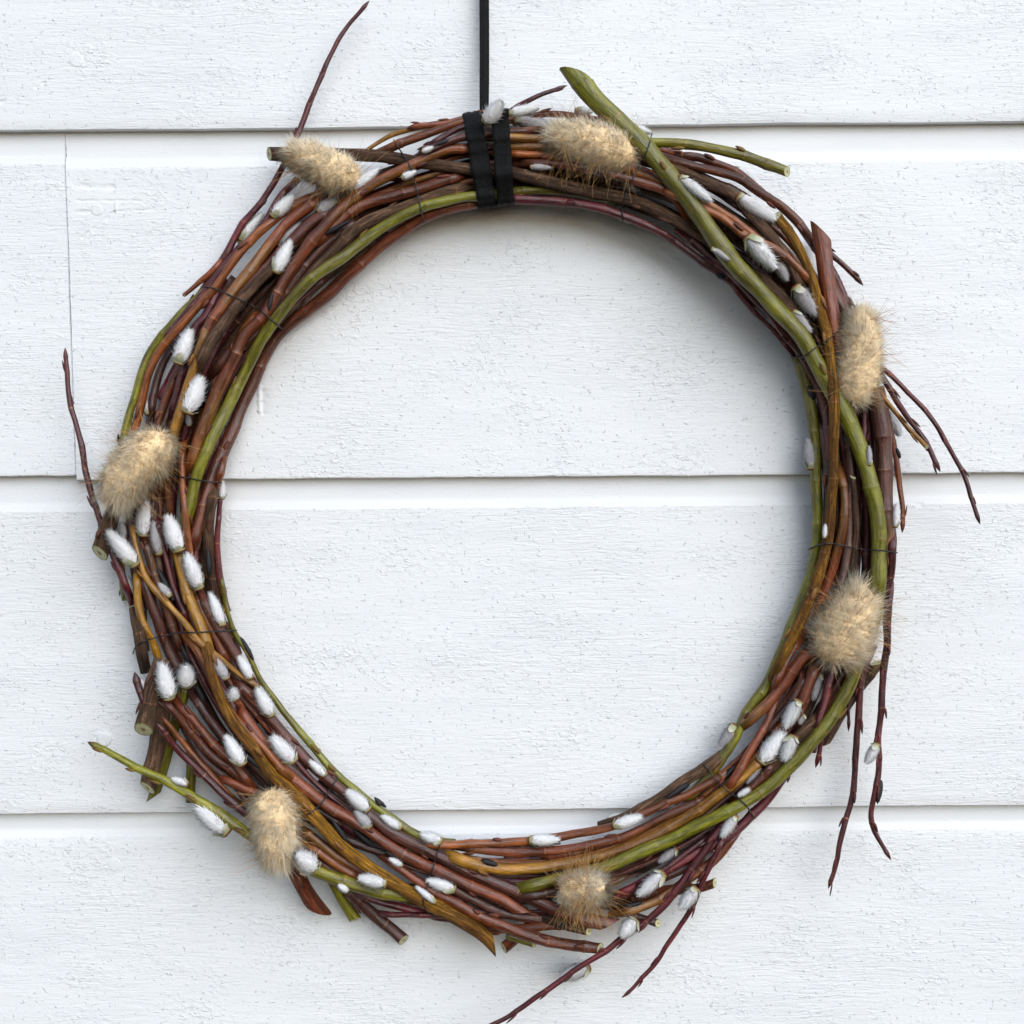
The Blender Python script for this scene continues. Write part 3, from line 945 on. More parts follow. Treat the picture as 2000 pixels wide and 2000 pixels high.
t_('K', 56, 62, 'n', 'n', 'B 1560,860 1640,885 1800,950 C 250,1002 370,1052 430,1130 500,1202 570,1272 620,1342 680,1432 710,1510 760,1620', bark=False)
t_('O', 40, 46, 'n', 'n', 'C -60,1000 100,1080 210,1125 330,1192 430,1272 520,1305 620,1362 700,1432 765,1500 810,1580')
t_('R', 48, 50, 'n', 'n', 'B 1500,800 1640,850 C 150,892 300,932 400,962 480,1022 600,1092 700,1182 760,1262 810,1330')
t_('B', 44, 44, 'n', 'n', 'C 800,1330 880,1430 945,1550 980,1640 1000,1740', floor=50)
t_('R', 40, 26, 'n', 'p', 'C 780,1280 860,1345 940,1412 1010,1472 1065,1540', floor=50, grow=1)
t_('R', 60, 60, 'n', 'c', 'H 980,180 C 1010,1800 990,1722 950,1650 910,1580 880,1500', floor=50)
t_('G', 48, 58, 'n', 'c', 'B 1400,790 1540,768 1750,772 C 100,772 260,802 400,834 520,872 600,902 655,925', floor=110)
t_('G', 104, 84, 'o', 'n', 'B 1160,395 1270,532 1400,652 1530,772 1620,882 1720,1002 1820,1132 1900,1252 C 350,1402 430,1485 520,1575 600,1672 690,1765 770,1845 H 760,225 830,325 885,430 950,545 1002,645 1050,762 1090,882 1120,1002 1145,1122 1150,1235 1145,1350 1150,1450 1130,1600', buds=0.2)
t_('R', 88, 80, 'o', 'n', 'C 835,1245 850,1350 870,1500 890,1650 910,1750 925,1850 H 945,200 965,330', nodes=False)
t_('Y', 54, 60, 'c', 'n', 'C 600,1165 640,1222 690,1285 740,1382 780,1472 810,1582 840,1702 868,1802 H 880,225 893,335 902,450 910,580 905,750 905,900 892,1050 882,1200 862,1322 820,1460 760,1620 700,1760 G 630,90 570,220', bark=True)
t_('G', 72, 66, 'n', 'n', 'H 1140,1560 1110,1760 G 1048,80 1012,200 950,322 870,452 780,562 690,662 590,762 480,842 380,902 280,952 150,1012 F 1656,952 1500,1012 1350,1082 1200,1112 1100,1142 950,1182 830,1208', buds=0.25)

for a, kw in T:
    kw.pop('kind2', None)
    kind, w0, w1, e0, e1, s = a
    twig(kind, w0, w1, e0, e1, path(s), **kw)


def pile_top(x, y, pad=0.0):
    d2 = (PILE[:, 0] - x) ** 2 + (PILE[:, 1] - y) ** 2
    R = PILE[:, 3] + pad
    ok = d2 < R * R
    if not ok.any():
        return 0.0
    h = squash(PILE[ok, 2]) + np.sqrt(np.maximum(PILE[ok, 3] ** 2 - d2[ok], 0))
    return float(h.max())


# ------------------------------------------------------------------ buds on the twigs
def bud_mesh(name, cs, seed):
    """A pointed, slightly flattened bud lying along +X, its flat side on z = 0, unit length and width."""
    rg = np.random.default_rng(seed)
    n, m = 8, 9
    v, cc, f = [], [], []
    for i in range(m):
        t = i / (m - 1)
        r = 0.5 * (t + 0.02) ** 0.4 * (1 - t) ** 0.62 * 1.75
        for j in range(n):
            a = 2 * math.pi * j / n
            z = math.sin(a) * r
            v.append((t, math.cos(a) * r * (1 + 0.08 * rg.normal()), (z if z > 0 else z * 0.4) + 0.16 * t * t))
            g = np.clip(t * 1.2 + 0.1 * rg.normal(), 0, 1)
            cc.append(cs[0] * (1 - g) + cs[1] * g)
    for i in range(m - 1):
        for j in range(n):
            f.append((i * n + j, (i + 1) * n + j, (i + 1) * n + (j + 1) % n, i * n + (j + 1) % n)[::-1])
    o = mesh_obj(name, v, f, M_BUD, None, cols=np.array(cc))
    me = o.data
    bpy.data.objects.remove(o)
    return me


BUDM = {}
for kd, (a, b) in dict(R=((118, 62, 38), (72, 34, 27)), B=((102, 40, 38), (58, 24, 27)), G=((128, 110, 36), (100, 62, 30)),
                       Y=((146, 102, 38), (104, 58, 30)), K=((104, 64, 44), (70, 40, 32))).items():
    BUDM[kd] = [bud_mesh('bud', (lin(a), lin(b)), q) for q in (1, 2)]


def basis(xa, za):
    x = Vector(xa).normalized()
    z = Vector(za)
    z = (z - x * z.dot(x)).normalized()
    y = z.cross(x)
    return Matrix((x, y, z)).transposed()


for i, (o, org, p, tdir, out, ln, wd, kd) in enumerate(BUDS):
    kk = dict(O='R', D='R', N='R').get(kd, kd)
    b = bpy.data.objects.new('bud', BUDM[kk][i % 2])
    col.objects.link(b)
    b.parent = o
    m3 = basis(np.asarray(tdir) + 0.12 * np.asarray(out), out) @ Matrix.Diagonal((ln, wd, wd))
    m4 = m3.to_4x4()
    m4.translation = Vector(p) - Vector(org)
    b.matrix_local = m4


# ------------------------------------------------------------------ catkins
def hair_mesh(roots, dirs, lens, wid, c_root, c_tip, rg, curl=0.25, segs=3, grav=None):
    """Thin three-sided tapering hairs."""
    roots, dirs = np.asarray(roots), np.asarray(dirs)
    N = len(roots)
    d = dirs / np.linalg.norm(dirs, axis=1)[:, None]
    rnd = rg.normal(size=(N, 3))
    side = np.cross(d, rnd)
    side /= np.linalg.norm(side, axis=1)[:, None] + 1e-9
    side2 = np.cross(d, side)
    bend = rg.normal(size=(N, 1)) * curl
    lens = np.asarray(lens)[:, None]
    V, C = [], []
    for j in range(segs + 1):
        t = j / segs
        cen = roots + d * lens * t + side * bend * lens * t * t
        if grav is not None:
            cen = cen + np.asarray(grav)[None, :] * lens * t * t
        w = wid * (1 - 0.8 * t)
        for q in range(3):
            a = 2 * math.pi * q / 3
            V.append(cen + side * (math.cos(a) * w) + side2 * (math.sin(a) * w))
            C.append(np.broadcast_to(c_root * (1 - t) + c_tip * t, (N, 3)))
    V = np.stack(V, 1)              # N, (segs+1)*3, 3
    C = np.stack(C, 1)
    K = (segs + 1) * 3
    F = []
    for j in range(segs):
        for q in range(3):
            F.append((j * 3 + q, j * 3 + (q + 1) % 3, (j + 1) * 3 + (q + 1) % 3, (j + 1) * 3 + q))
    F = (np.arange(N)[:, None, None] * K + np.array(F)[None]).reshape(-1, 4)
    return V.reshape(-1, 3), F, C.reshape(-1, 3)


def to_mesh(name, v, f, mat, cols, normals=None):
    o = mesh_obj(name, v, f, mat, None, cols=cols, normals=normals)
    m = o.data
    bpy.data.objects.remove(o)
    return m


def catkin_meshes(seed, grey, asp):
    """Along +X, length 1; half width asp. Returns core, fur, scale meshes."""
    rg = np.random.default_rng(seed)
    n, m = 16, 14

    def prof(t):
        return asp * np.clip(1.62 * (t + 0.03) ** 0.5 * (1 - t) ** 0.62, 0.02, 1.05)
    v, cc, f = [], [], []
    base = lin((140, 134, 134)) if grey else lin((204, 200, 202))
    top = lin((190, 186, 188)) if grey else lin((246, 245, 246))
    for i in range(m):
        t = i / (m - 1)
        for j in range(n):
            a = 2 * math.pi * j / n
            r = float(prof(t)) * 0.86 * (1 + 0.06 * math.sin(5 * a + 9 * t + seed) + 0.04 * rg.normal())
            v.append((t * 0.94, r * math.cos(a), r * math.sin(a)))
            g = np.clip(t * 1.5 + 0.25 * rg.normal(), 0, 1)
            cl = base * (1 - g) + top * g
            if t < 0.4 and rg.random() < 0.18:
                cl = cl * 0.5 + lin((170, 130, 136)) * 0.5
            cc.append(cl)
    for i in range(m - 1):
        for j in range(n):
            f.append((i * n + j, i * n + (j + 1) % n, (i + 1) * n + (j + 1) % n, (i + 1) * n + j)[::-1])
    f.append(list(range((m - 1) * n, m * n))[::-1])
    core = to_mesh('catkin', v, f, M_CORE, np.array(cc))
    N = 1200
    t = rg.beta(1.1, 1.1, N) * 0.93 + 0.03
    a = rg.uniform(0, 2 * np.pi, N)
    r = prof(t) * 0.8
    roots = np.column_stack([t * 0.94, r * np.cos(a), r * np.sin(a)])
    dirs = np.column_stack([np.full(N, 1.0) + 0.25 * rg.normal(size=N), (0.30 - 0.5 * (t - 0.4)) * np.cos(a), (0.30 - 0.5 * (t - 0.4)) * np.sin(a)]) + rg.normal(size=(N, 3)) * 0.06
    fv, ff, fc = hair_mesh(roots, dirs, rg.uniform(0.10, 0.21, N), 0.0058, lin((176, 173, 176)) if grey else lin((236, 235, 237)),
                           lin((216, 213, 215)) if grey else lin((252, 252, 252)), rg, 0.3, 2)
    fn = np.repeat(np.column_stack([np.full(N, 0.15), np.cos(a), np.sin(a)]) + rg.normal(size=(N, 3)) * 0.10, 9, 0)
    fur = to_mesh('fur', fv, ff, M_FUR, fc, fn)
    # split bud scale at the base: curled pale green flaps round a tan collar
    sv, sf, sc = [], [], []
    flaps = [(rg.uniform(0, 6.28), rg.uniform(0.26, 0.42))]
    flaps.append((flaps[0][0] + rg.uniform(1.7, 2.4), rg.uniform(0.16, 0.32)))
    flaps.append((flaps[0][0] + rg.uniform(3.9, 4.6), rg.uniform(0.12, 0.25)))
    for a0, ln in flaps:
        o0 = len(sv)
        nu, nv = 6, 5
        for i in range(nu):
            t = i / (nu - 1)
            half = 0.85 * (1 - t) ** 0.6
            for j in range(nv):
                q = j / (nv - 1) * 2 - 1
                aa = a0 + q * half
                r = float(prof(np.array(t * ln))) * 1.06 + 0.02 + 0.05 * t * t
                sv.append((-0.03 + t * ln, r * math.cos(aa), r * math.sin(aa)))
                g = np.clip(t * 1.1 + 0.15 * rg.normal(), 0, 1)
                sc.append(lin((150, 158, 96)) * (1 - g) + lin((226, 222, 206)) * g)
        for i in range(nu - 1):
            for j in range(nv - 1):
                sf.append((o0 + i * nv + j, o0 + i * nv + j + 1, o0 + (i + 1) * nv + j + 1, o0 + (i + 1) * nv + j))
    o0 = len(sv)
    for i, (xx, rr) in enumerate(((-0.07, 0.07), (-0.035, 0.105), (0.0, 0.125), (0.03, 0.12))):
        for j in range(10):
            aa = 2 * math.pi * j / 10
            sv.append((xx, rr * asp / 0.24 * 1.15 * math.cos(aa), rr * asp / 0.24 * 1.15 * math.sin(aa)))
            sc.append(lin((132, 84, 52)) if i < 2 else lin((170, 158, 112)))
    for i in range(3):
        for j in range(10):
            sf.append((o0 + i * 10 + j, o0 + i * 10 + (j + 1) % 10, o0 + (i + 1) * 10 + (j + 1) % 10, o0 + (i + 1) * 10 + j)[::-1])
    scl = to_mesh('bud_scale', sv, sf, M_SCALE, np.array(sc))
    return core, fur, scl


CATM = {False: [catkin_meshes(s, False, 0.24) for s in (1, 2, 3, 4, 5, 6)], True: [catkin_meshes(s, True, 0.24) for s in (11, 12, 13)]}

# region, base x y, tip x y, width (enlarged pixels), flags: g greyer, b tucked behind, t turned towards the viewer
CAT = '''A 1620 1020 1765 915 58 .|A 1195 1165 1310 1055 74 .|A 1020 1290 1140 1150 62 b|A 1225 1320 1340 1200 66 g|A 1210 1465 1290 1300 78 .
D 685 300 750 120 90 .|A 1440 1140 1540 1075 70 g|A 1010 1305 1085 1240 40 b|B 690 660 772 548 92 t|B 815 612 972 580 62 .|B 848 650 1060 684 82 g
B 235 960 312 925 42 .|B 345 818 405 795 34 .|B 930 900 1040 905 36 g|B 1375 1155 1560 1214 48 b|B 1420 990 1520 1020 50 g|B 1170 600 1262 600 50 b
B 1480 685 1572 716 46 b|C 80 960 240 1087 68 .|C 370 912 482 982 58 b|C 395 1062 586 1190 88 .|C 445 1280 590 1452 100 .|C 600 1410 655 1512 62 g
C 700 1550 812 1702 92 g|C 690 1680 780 1790 52 g|C 250 1340 340 1402 36 g|D 735 565 808 372 108 .|D 520 575 480 450 48 b|D 440 645 462 570 34 b
D 500 1228 510 1040 98 .|D 582 1330 550 1160 62 g|D 692 1312 625 1125 102 .|D 452 1386 305 1206 92 .|D 402 1245 370 1160 70 g|D 796 1512 725 1326 88 .
D 452 1632 412 1456 62 b|D 922 1712 856 1542 62 .|D 920 1032 922 936 46 b|D 640 1560 580 1490 50 g|D 742 640 730 570 40 g|E 636 452 590 260 94 .
E 727 382 722 272 92 t|E 945 346 880 240 58 g|E 982 456 978 398 62 t|E 1075 342 1010 226 58 .|E 1187 542 1105 396 78 .|E 1032 806 940 656 84 .
E 1307 792 1185 656 88 .|E 1442 738 1360 632 40 b|E 1477 866 1390 790 48 .|E 1707 1052 1590 950 78 .|E 1717 1146 1640 1060 62 g|E 1882 1152 1780 1086 52 .
E 947 1172 775 1030 110 .|E 735 916 650 885 46 .|E 1417 1368 1320 1290 112 t|E 1802 1452 1655 1420 74 .|E 1600 1490 1545 1458 44 .|E 825 750 750 612 46 b
E 512 402 482 350 34 b|F 447 946 335 910 68 .|F 925 940 1082 940 68 .|F 1380 862 1532 815 68 .|F 1345 836 1417 805 42 b|F 517 1206 370 1160 72 .
F 412 1276 310 1192 38 .|F 1642 1120 1508 1236 82 .|F 1712 990 1620 1060 60 g|F 1492 1372 1413 1462 92 .|F 1240 1625 1085 1682 88 b|F 1822 1202 1733 1312 82 .
F 235 1077 165 1040 40 .|G 716 330 640 472 82 .|G 832 182 795 322 56 g|G 516 656 637 490 98 .|G 690 520 633 652 78 .|G 372 460 295 572 70 g
G 377 950 300 1062 62 .|G 1142 562 1083 664 62 .|G 510 690 440 772 42 g|G 455 802 390 842 38 .|G 742 400 720 452 42 g|H 782 868 765 704 66 g
H 1190 540 1262 692 72 b|H 1240 1182 1246 1060 44 .|H 856 1242 860 1170 28 .|H 1100 850 1095 750 32 g|H 1262 930 1235 840 36 b|F 860 1368 820 1362 40 b'''

nc = 0
for item in CAT.replace('\n', '|').split('|'):
    rgn, bx, by, tx, ty, wz, fl = item.split()
    r0 = REG[rgn]
    bx, tx = r0[0] + float(bx) * ZF, r0[0] + float(tx) * ZF
    by, ty = r0[1] + float(by) * ZF, r0[1] + float(ty) * ZF
    wpx = float(wz) * ZF * 1.05
    hs_ = [pile_top(bx + (tx - bx) * q, by + (ty - by) * q, 2) for q in (0.0, 0.25, 0.5, 0.75, 1.0)]
    mx = max(hs_)
    if fl == 'b':
        hb = max(30, min(55, mx - 60))
        ht = hb
    elif fl == 'g':
        hb = ht = max(34, mx - 0.05 * wpx)
    else:
        hb = max(max(hs_[:3]) - 0.05 * wpx, 30)
        mxx, myy = (bx + tx) / 2, (by + ty) / 2
        nb = max(pile_top(mxx + 0.8 * wpx * math.cos(a), myy + 0.8 * wpx * math.sin(a), 2) for a in (0, .8, 1.6, 2.4, 3.1, 3.9, 4.7, 5.5))
        hb = max(hb, nb - 0.4 * wpx) + 0.12 * wpx
        ht = max(max(hs_[2:]) + 0.34 * wpx, hb + 0.1 * wpx)
    if fl == 't':
        hb += 8
        ht = hb + 0.8 * wpx
    P0, P1 = W1(bx, by, hb), W1(tx, ty, ht)
    d = P1 - P0
    L = d.length
    wd = wpx * PX * (DIST - hb * PX) / DIST
    ms = CATM[fl in 'g' and fl != '.'][nc % (3 if fl == 'g' else 6)]
    ax = basis(d, Vector((0, -1, 0.2))) @ Matrix.Rotation(random.uniform(0, 6.28), 3, 'X')
    m3 = ax @ Matrix.Diagonal((L, wd / 0.42, wd / 0.42))
    o = bpy.data.objects.new('catkin', ms[0])
    col.objects.link(o)
    o.parent = wreath
    m4 = m3.to_4x4()
    m4.translation = P0 - C0
    o.matrix_local = m4
    for nm, me in (('fur', ms[1]), ('bud_scale', ms[2])):
        c = bpy.data.objects.new(nm, me)
        col.objects.link(c)
        c.parent = o
    nc += 1

# ------------------------------------------------------------------ black bud caps
cap_v = BUDM['K'][0]
capm = cap_v.copy()
capm.materials.clear()
capm.materials.append(M_CAP)
CAPS = '''D 855 1440 845 1300 40|D 640 1535 570 1400 42|D 835 500 870 380 36|A 1170 1680 1195 1575 36|A 1470 1270 1620 1185 40|E 1125 825 1000 710 42
E 1595 1225 1515 1105 42|E 1745 1255 1620 1150 54|E 745 260 700 160 40|E 1090 245 1020 118 36|E 830 480 780 375 44|F 660 1050 755 1075 46|F 1420 1310 1535 1270 44
F 1640 725 1790 640 40|F 1130 1385 1065 1415 30|G 300 760 375 675 44|H 800 500 765 420 50|C 320 1500 265 1475 42|G 1160 755 1140 885 46|H 1262 815 1240 755 34
F 120 760 85 705 26|E 1805 1040 1745 985 26|B 490 755 400 790 30|F 960 1120 1080 1100 30|G 120 770 0 860 44|E 1880 1320 1800 1275 44'''
for item in CAPS.replace('\n', '|').split('|'):
    rgn, bx, by, tx, ty, wz = item.split()
    r0 = REG[rgn]
    bx, tx = r0[0] + float(bx) * ZF, r0[0] + float(tx) * ZF
    by, ty = r0[1] + float(by) * ZF, r0[1] + float(ty) * ZF
    h = max(25, max(pile_top(bx, by, 2), pile_top((bx + tx) / 2, (by + ty) / 2, 2), pile_top(tx, ty, 2)) - 4)
    P0, P1 = W1(bx, by, h), W1(tx, ty, h + 3)
    d = P1 - P0
    o = bpy.data.objects.new('bud_cap', capm)
    col.objects.link(o)
    o.parent = wreath
    m4 = (basis(d, (0, -1, 0.1)) @ Matrix.Diagonal((d.length, float(wz) * ZF * PX * 0.85, float(wz) * ZF * PX))).to_4x4()
    m4.translation = P0 - C0
    o.matrix_local = m4

# ------------------------------------------------------------------ loops round the bundle: wires and ribbon


def loop_path(p2, back=5.0, rad=1.5, ends=30, taut=0.55, half=0):
    """Taut closed loop: over the front along photo points p2, round and behind."""
    q = resample(p2, 4.0)
    s = np.concatenate([[0], np.cumsum(np.linalg.norm(np.diff(q, axis=0), axis=1))])
    offs = (0,) if not half else (-half, -half / 2, 0, half / 2, half)
    z = np.array([max(max(pile_top(x + o, y, 0.5) for o in offs), ends * 0.6) + rad for x, y in q])
    # upper hull
    hull = []
    for p in zip(s, z):
        while len(hull) >= 2 and (hull[-1][0] - hull[-2][0]) * (p[1] - hull[-2][1]) - (hull[-1][1] - hull[-2][1]) * (p[0] - hull[-2][0]) >= 0:
            hull.pop()
        hull.append(p)
    hx, hz = zip(*hull)
    zf = taut * np.interp(s, hx, hz) + (1 - taut) * np.minimum(np.maximum(gsmooth(z, 2.5), z), np.interp(s, hx, hz))
    front = np.column_stack([q, zf])
    d0 = (q[0] - q[1]) / np.linalg.norm(q[0] - q[1])
    d1 = (q[-1] - q[-2]) / np.linalg.norm(q[-1] - q[-2])
    m1 = np.array([[*(q[-1] + d1 * 3), zf[-1] * 0.7], [*(q[-1] + d1 * 2), zf[-1] * 0.3], [*(q[-1] - d1 * 6), back]])
    bk = np.column_stack([q[::-3][2:-2], np.full(len(q[::-3][2:-2]), back)])
    m0 = np.array([[*(q[0] - d0 * 6), back], [*(q[0] + d0 * 2), zf[0] * 0.3], [*(q[0] + d0 * 3), zf[0] * 0.7]])
    return np.vstack([front, m1, bk, m0]), len(front)


def closed_tube(name, pts, rpx, mat, parent, sides=6):
    c = W(pts)
    n = len(c)
    t = np.roll(c, -1, 0) - np.roll(c, 1, 0)
    t /= np.linalg.norm(t, axis=1)[:, None]
    ax = np.cross(t, np.roll(t, -1, 0)).sum(0)
    up = np.zeros(3)
    # normal of the loop plane
    up = np.cross(c - c.mean(0), t).mean(0)
    up /= np.linalg.norm(up)
    nn = np.cross(t, up[None, :])
    nn /= np.linalg.norm(nn, axis=1)[:, None]
    bb = np.cross(t, nn)
    v = []
    for j in range(sides):
        a = 2 * math.pi * j / sides
        v.append(c + (math.cos(a) * nn + math.sin(a) * bb) * rpx * PX)
    v = np.stack(v, 1).reshape(-1, 3)
    f = []
    for i in range(n):
        for j in range(sides):
            i2 = (i + 1) % n
            f.append((i * sides + j, i * sides + (j + 1) % sides, i2 * sides + (j + 1) % sides, i2 * sides + j))
    o = mesh_obj(name, v, f, mat, parent, loc=c[0])
    o.location = Vector(c[0]) - parent.location
    return o


WIRES = ['B 195,762 225,810 270,880 300,960 318,1040 335,1120 358,1210', 'B 1580,728 1560,800 1520,880 1480,960 1445,1040 1425,1110 1424,1185',
         'A 815,1545 880,1555 960,1590 1060,1635 1150,1690 1245,1775', 'D 560,890 650,905 760,925 850,940 912,945',
         'D 443,1860 455,1830 500,1800 600,1772 700,1755 800,1752 900,1746 992,1742', 'E 1545,880 1510,930 1470,1000 1430,1045 1380,1080 1290,1130',
         'F 446,935 425,1010 400,1100 370,1190 350,1270 365,1315 412,1358', 'G 205,668 260,740 320,800 400,860 440,900 474,955',
         'H 1000,65 940,120 870,180 800,225 740,268 690,268', 'H 778,1302 830,1280 900,1275 980,1290 1080,1308 1160,1310 1240,1322']
for wsrc in WIRES:
    pp, _ = loop_path(path(wsrc), back=4, rad=1.6)
    closed_tube('binding_wire', pp, 1.45, M_WIRE, wreath)

# ------------------------------------------------------------------ hanging ribbon
rib_base = W1(950, 400, 20)
ribbon = empty('hanging_ribbon', rib_base)
tag(ribbon, 'flat black fibre ribbon looped twice round the top of the wreath and running straight up', 'ribbon')


def strip(name, cl, wid, side_dirs, thick, closed, parent, mat):
    """A flat band: centre line and width direction in metres."""
    c = np.asarray(cl)
    n = len(c)
    t = (np.roll(c, -1, 0) - np.roll(c, 1, 0)) if closed else np.gradient(c, axis=0)
    t /= np.linalg.norm(t, axis=1)[:, None]
    sd = np.asarray(side_dirs)
    sd = sd - t * (sd * t).sum(1)[:, None]
    sd /= np.linalg.norm(sd, axis=1)[:, None]
    nn = np.cross(sd, t)
    v = []
    K = 7
    prof = [(q, 0.5) for q in np.linspace(-1, 1, K)] + [(q, -0.5) for q in np.linspace(1, -1, K)]
    rg = np.random.default_rng(3)
    wob = gsmooth(rg.normal(size=n), 2) * 0.09
    for q, h in prof:
        crease = 0.5 * math.cos(q * 7)
        v.append(c + sd * (q * wid / 2 * (1 + wob))[:, None] + nn * (h * thick + crease * thick))
    v = np.stack(v, 1).reshape(-1, 3)
    m = len(prof)
    f = []
    for i in range(n if closed else n - 1):
        for j in range(m):
            i2 = (i + 1) % n
            f.append((i * m + j, i * m + (j + 1) % m, i2 * m + (j + 1) % m, i2 * m + j))
    if not closed:
        f.append(list(range(m))[::-1])
        f.append(list(range((n - 1) * m, n * m)))
    o = mesh_obj(name, v, f, mat, parent, loc=c[0])
    o.location = Vector(c[0]) - parent.location
    return o


for src, wpx, up in (('B 612,612 625,700 645,800 660,900 678,1000 696,1113', 36, 0), ('B 762,598 768,700 775,800 782,900 788,1000 795,1104', 33, 5)):
    pp, nf = loop_path(path(src), back=7 + up * 0.3, rad=3 + up, ends=60, taut=0.85, half=wpx / 2)
    pp[:nf, 2] = np.maximum(gsmooth(pp[:nf, 2], 4), pp[:nf, 2])
    cl = W(pp)
    sd = np.tile(np.array([[1.0, 0, 0.12]]), (len(cl), 1))
    strip('wrap_band', cl, wpx * PX, sd, 2.0 * PX, True, ribbon, M_RIBBON)

# the upright strap: two edges of the same band, folded lengthwise
ys = np.linspace(-260, 232, 40)
hh = np.interp(ys, [-260, 100, 232], [8, 26, 62])
for dx, ang, wpx, dh in ((-3.0, 0.25, 12.5, 2.0), (5.0, 0.9, 12, -3.5)):
    cl = W(np.column_stack([np.full(40, 946 + dx) + 0.5 * np.sin(ys / 60), ys, hh + dh]))
    sd = np.tile(np.array([[math.cos(ang), math.sin(ang), 0.0]]), (40, 1))
    strip('strap', cl, wpx * PX, sd, 2.6 * PX, False, ribbon, M_RIBBON)

# ------------------------------------------------------------------ bunny tail grass heads


def bunny_tail(label, pts, wmid, lift, seed, awn_n=110, awn_len=(38, 74), toward=0.0, tone=1.0, taper=1.0, awn_dir=None, squash_h=None):
    """pts: from the round base to the feathery tip, photo pixels; wmid: full width of the furry body."""
    rg = np.random.default_rng(seed)
    p = resample(np.asarray(pts, float), 4.0)
    p = p[1:max(6, int(len(p) * 0.93))]
    n = len(p)
    s = np.linspace(0, 1, n)
    tops = [pile_top(x, y, 4) for x, y in p]
    hz = np.full(n, max(np.percentile(tops, 70), 60) + lift) + toward * s
    cl = np.column_stack([p, hz])
    body = W(cl)
    t, nn, bb = frames(body)
    Lm = np.linalg.norm(np.diff(body, axis=0), axis=1).sum()
    R = wmid * PX / 2

    def prof(q):
        return np.clip(1.06 * np.sqrt(np.maximum(1 - (2 * q - 1) ** 2, 0.0)) ** 0.88 + 0.05 * (1 - q), 0.02, 1.02) * (1.10 - 0.32 * q * taper)
    root = empty('bunny_tail', body[0])
    tag(root, label, 'dried flower', 'dried bunny tails tucked into the wreath', 'thing')
    org = Vector(body[0])
    # seed head inside
    n2 = 20
    v, f, cc = [], [], []
    for i in range(n):
        for j in range(n2):
            a = 2 * math.pi * j / n2
            v.append(body[i] + (math.cos(a) * nn[i] + math.sin(a) * bb[i]) * R * 0.84 * float(prof(s[i])) * (1 + 0.05 * rg.normal()))
            cc.append(lin((250, 220, 174)) * tone * (0.85 + 0.15 * rg.random()))
    for i in range(n - 1):
        for j in range(n2):
            f.append((i * n2 + j, i * n2 + (j + 1) % n2, (i + 1) * n2 + (j + 1) % n2, (i + 1) * n2 + j))
    f.append(list(range(n2))[::-1])
    f.append([(n - 1) * n2 + j for j in range(n2)])
    o = mesh_obj('seed_head', v, f, M_CORE, root, cols=np.array(cc), loc=body[0])
    o.location = (0, 0, 0)
    # dense soft hair, in small tufts
    NT_ = 520
    tq, ta = rg.beta(1.05, 1.0, NT_) * 0.985, rg.uniform(0, 2 * np.pi, NT_)
    N = 10500
    own = rg.integers(0, NT_, N)
    q = np.clip(tq[own] + rg.normal(size=N) * 0.022, 0.0, 0.995)
    a = ta[own] + rg.normal(size=N) * 0.11
    ii = np.clip((q * (n - 1)), 0, n - 1.001)
    i0 = ii.astype(int)
    fr = (ii - i0)[:, None]
    ce = body[i0] * (1 - fr) + body[i0 + 1] * fr
    N_, B_, T_ = nn[i0], bb[i0], t[i0]
    rad = np.cos(a)[:, None] * N_ + np.sin(a)[:, None] * B_
    roots = ce + rad * (R * 0.79 * prof(q))[:, None]
    tuft = rg.normal(size=(NT_, 3)) * 0.2
    lean = 0.25 + 0.95 * q - 1.3 * np.exp(-q / 0.06) + 0.15 * rg.normal(size=N)
    dirs = rad * (1.05 - 0.35 * q)[:, None] + T_ * lean[:, None] + tuft[own] + rg.normal(size=(N, 3)) * 0.16
    gl = (0.28 + 0.06 * rg.normal(size=NT_))[own]
    lens = R * np.clip(gl + 0.08 * rg.normal(size=N) + 0.25 * (rg.random(N) < 0.1), 0.12, 0.9) * (0.9 + 0.35 * q ** 2)
    tipc = lin((255, 244, 220)) * tone
    rootc = lin((240, 206, 158)) * tone
    hv, hf, hc = hair_mesh(roots, dirs, lens, 0.30 * PX, rootc, tipc, rg, 0.22, 3, grav=(0, 0, -0.10))
    tv = (0.88 + 0.12 * rg.normal(size=NT_))[own]
    hc = hc.reshape(N, -1, 3) * np.clip(tv, 0.6, 1.15)[:, None, None]
    hn = rad + 0.35 * T_ * (q - 0.2)[:, None] + 0.55 * tuft[own] + rg.normal(size=(N, 3)) * 0.2
    o = mesh_obj('fluff', hv, hf, M_HAIR, root, cols=hc.reshape(-1, 3), loc=body[0], normals=np.repeat(hn, 12, 0))
    o.location = (0, 0, 0)
    o['kind'] = 'stuff'
    # long fine awns
    A = int(awn_n * 1.5)
    q = rg.uniform(0.02, 0.9, A)
    i0 = (q * (n - 1)).astype(int)
    a = rg.uniform(0, 2 * np.pi, A)
    rad = np.cos(a)[:, None] * nn[i0] + np.sin(a)[:, None] * bb[i0]
    if awn_dir is not None:
        ad = np.array([awn_dir[0], 0, -awn_dir[1]])
        rad = rad + 0.75 * ad
        rad /= np.linalg.norm(rad, axis=1)[:, None]
    dirs = rad + t[i0] * rg.uniform(-0.4, 0.8, A)[:, None] + rg.normal(size=(A, 3)) * 0.25
    roots = body[i0] + rad * (R * 0.6)
    av, af, ac = hair_mesh(roots, dirs, rg.uniform(*awn_len, A) * PX, 0.5 * PX, lin((158, 112, 64)), lin((206, 164, 108)), rg, 0.22, 5, grav=(0, 0, -0.04))
    o = mesh_obj('awns', av, af, M_HAIR, root, cols=ac, loc=body[0])
    o.location = (0, 0, 0)
    o['kind'] = 'stuff'
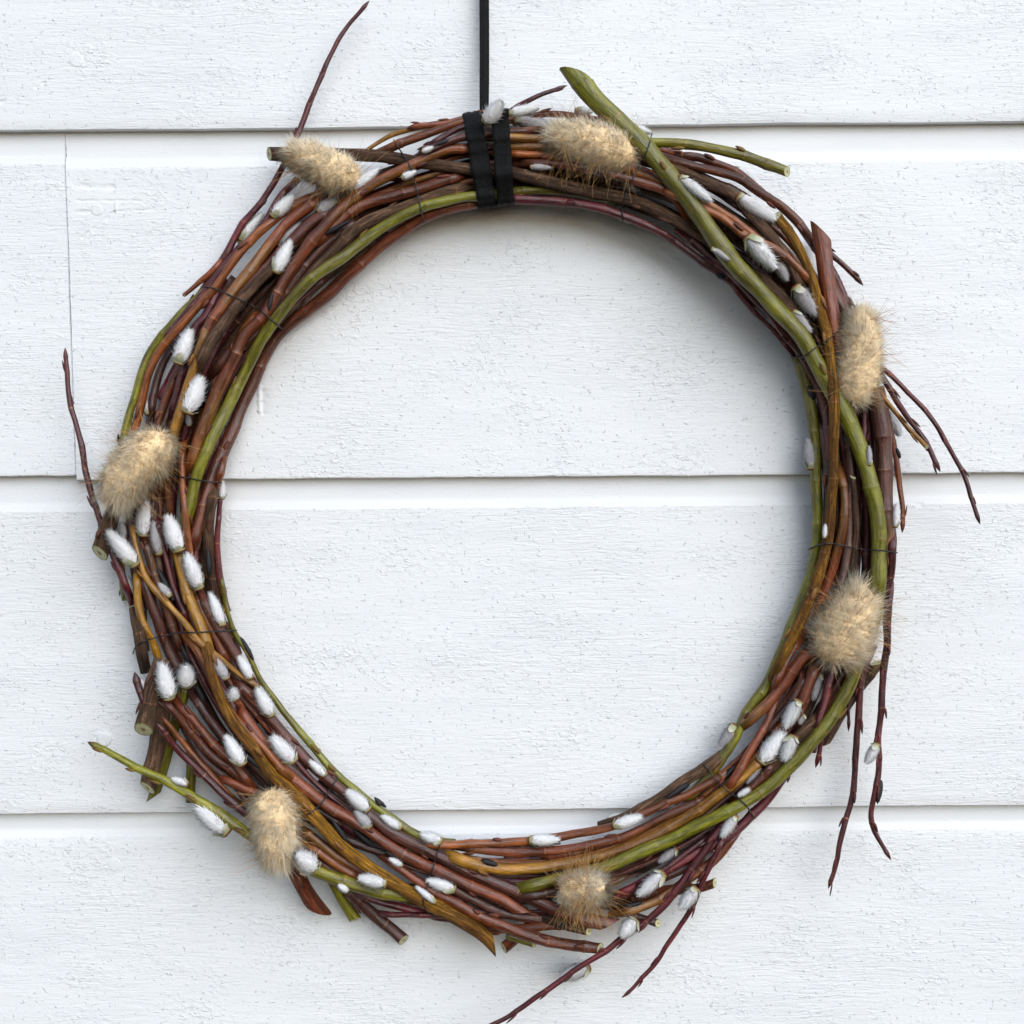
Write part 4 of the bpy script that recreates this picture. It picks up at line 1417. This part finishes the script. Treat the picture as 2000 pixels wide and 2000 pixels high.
    # short stem pushed into the bundle
    st = np.array([body[0] + t[0] * R * 0.5, body[0] + t[0] * R * 0.1 + np.array([0, R * 0.6, 0]), body[0] - t[0] * R * 0.1 + np.array([0, R * 1.3, 0])])
    v, f = [], []
    for i, c in enumerate(st):
        for j in range(6):
            aa = 2 * math.pi * j / 6
            v.append(c + (math.cos(aa) * nn[0] + math.sin(aa) * bb[0]) * 2.0 * PX)
    for i in range(2):
        for j in range(6):
            f.append((i * 6 + j, i * 6 + (j + 1) % 6, (i + 1) * 6 + (j + 1) % 6, (i + 1) * 6 + j))
    o = mesh_obj('stem', v, f, M_CORE, root, cols=np.tile(lin((176, 148, 88)), (len(v), 1)), loc=body[0])
    o.location = (0, 0, 0)
    return root


def ZP(s):
    return path(s)


bunny_tail('cream bunny tail pointing left over the grey cut stub, above the upper left catkins', ZP('A 1665,985 1560,945 1430,880 1320,825 1240,785'), 84, 34, 1, awn_dir=(-0.2, 1.0), awn_n=80)
bunny_tail('plump bunny tail lying sideways between the black ribbon and the thick green rod', ZP('B 1505,855 1400,830 1260,790 1110,750 985,735'), 98, 34, 2, awn_n=170, awn_dir=(-0.2, 0.55))
bunny_tail('bunny tail standing upright on the outer edge beside the pointed brown stub', ZP('H 1010,535 1020,440 1045,300 1055,160 1045,60 C 1035,1615'), 92, 30, 3, awn_n=110, tone=0.9)
bunny_tail('curved cream bunny tail above the cluster of white catkins on the wreath\'s left', ZP('D 600,665 560,740 480,830 400,920 350,1020 330,1115'), 100, 34, 4, awn_n=130)
bunny_tail('bunny tail hanging tip down over the olive stray twig at lower left', ZP('E 1185,935 1190,1020 1205,1140 1225,1270 1238,1390'), 94, 36, 5, awn_n=120)
bunny_tail('short round bunny tail at the bottom, foreshortened, ringed by golden awns', ZP('F 1095,1235 1150,1222 1225,1208 1290,1200 1345,1195'), 74, 42, 6, awn_n=260, toward=45, awn_len=(34, 72))
bunny_tail('largest greyish bunny tail with its tip up, on the lower right of the wreath', ZP('H 895,1935 925,1840 985,1700 1040,1570 1085,1455'), 122, 36, 7, awn_n=190, tone=0.86, awn_len=(40, 80))
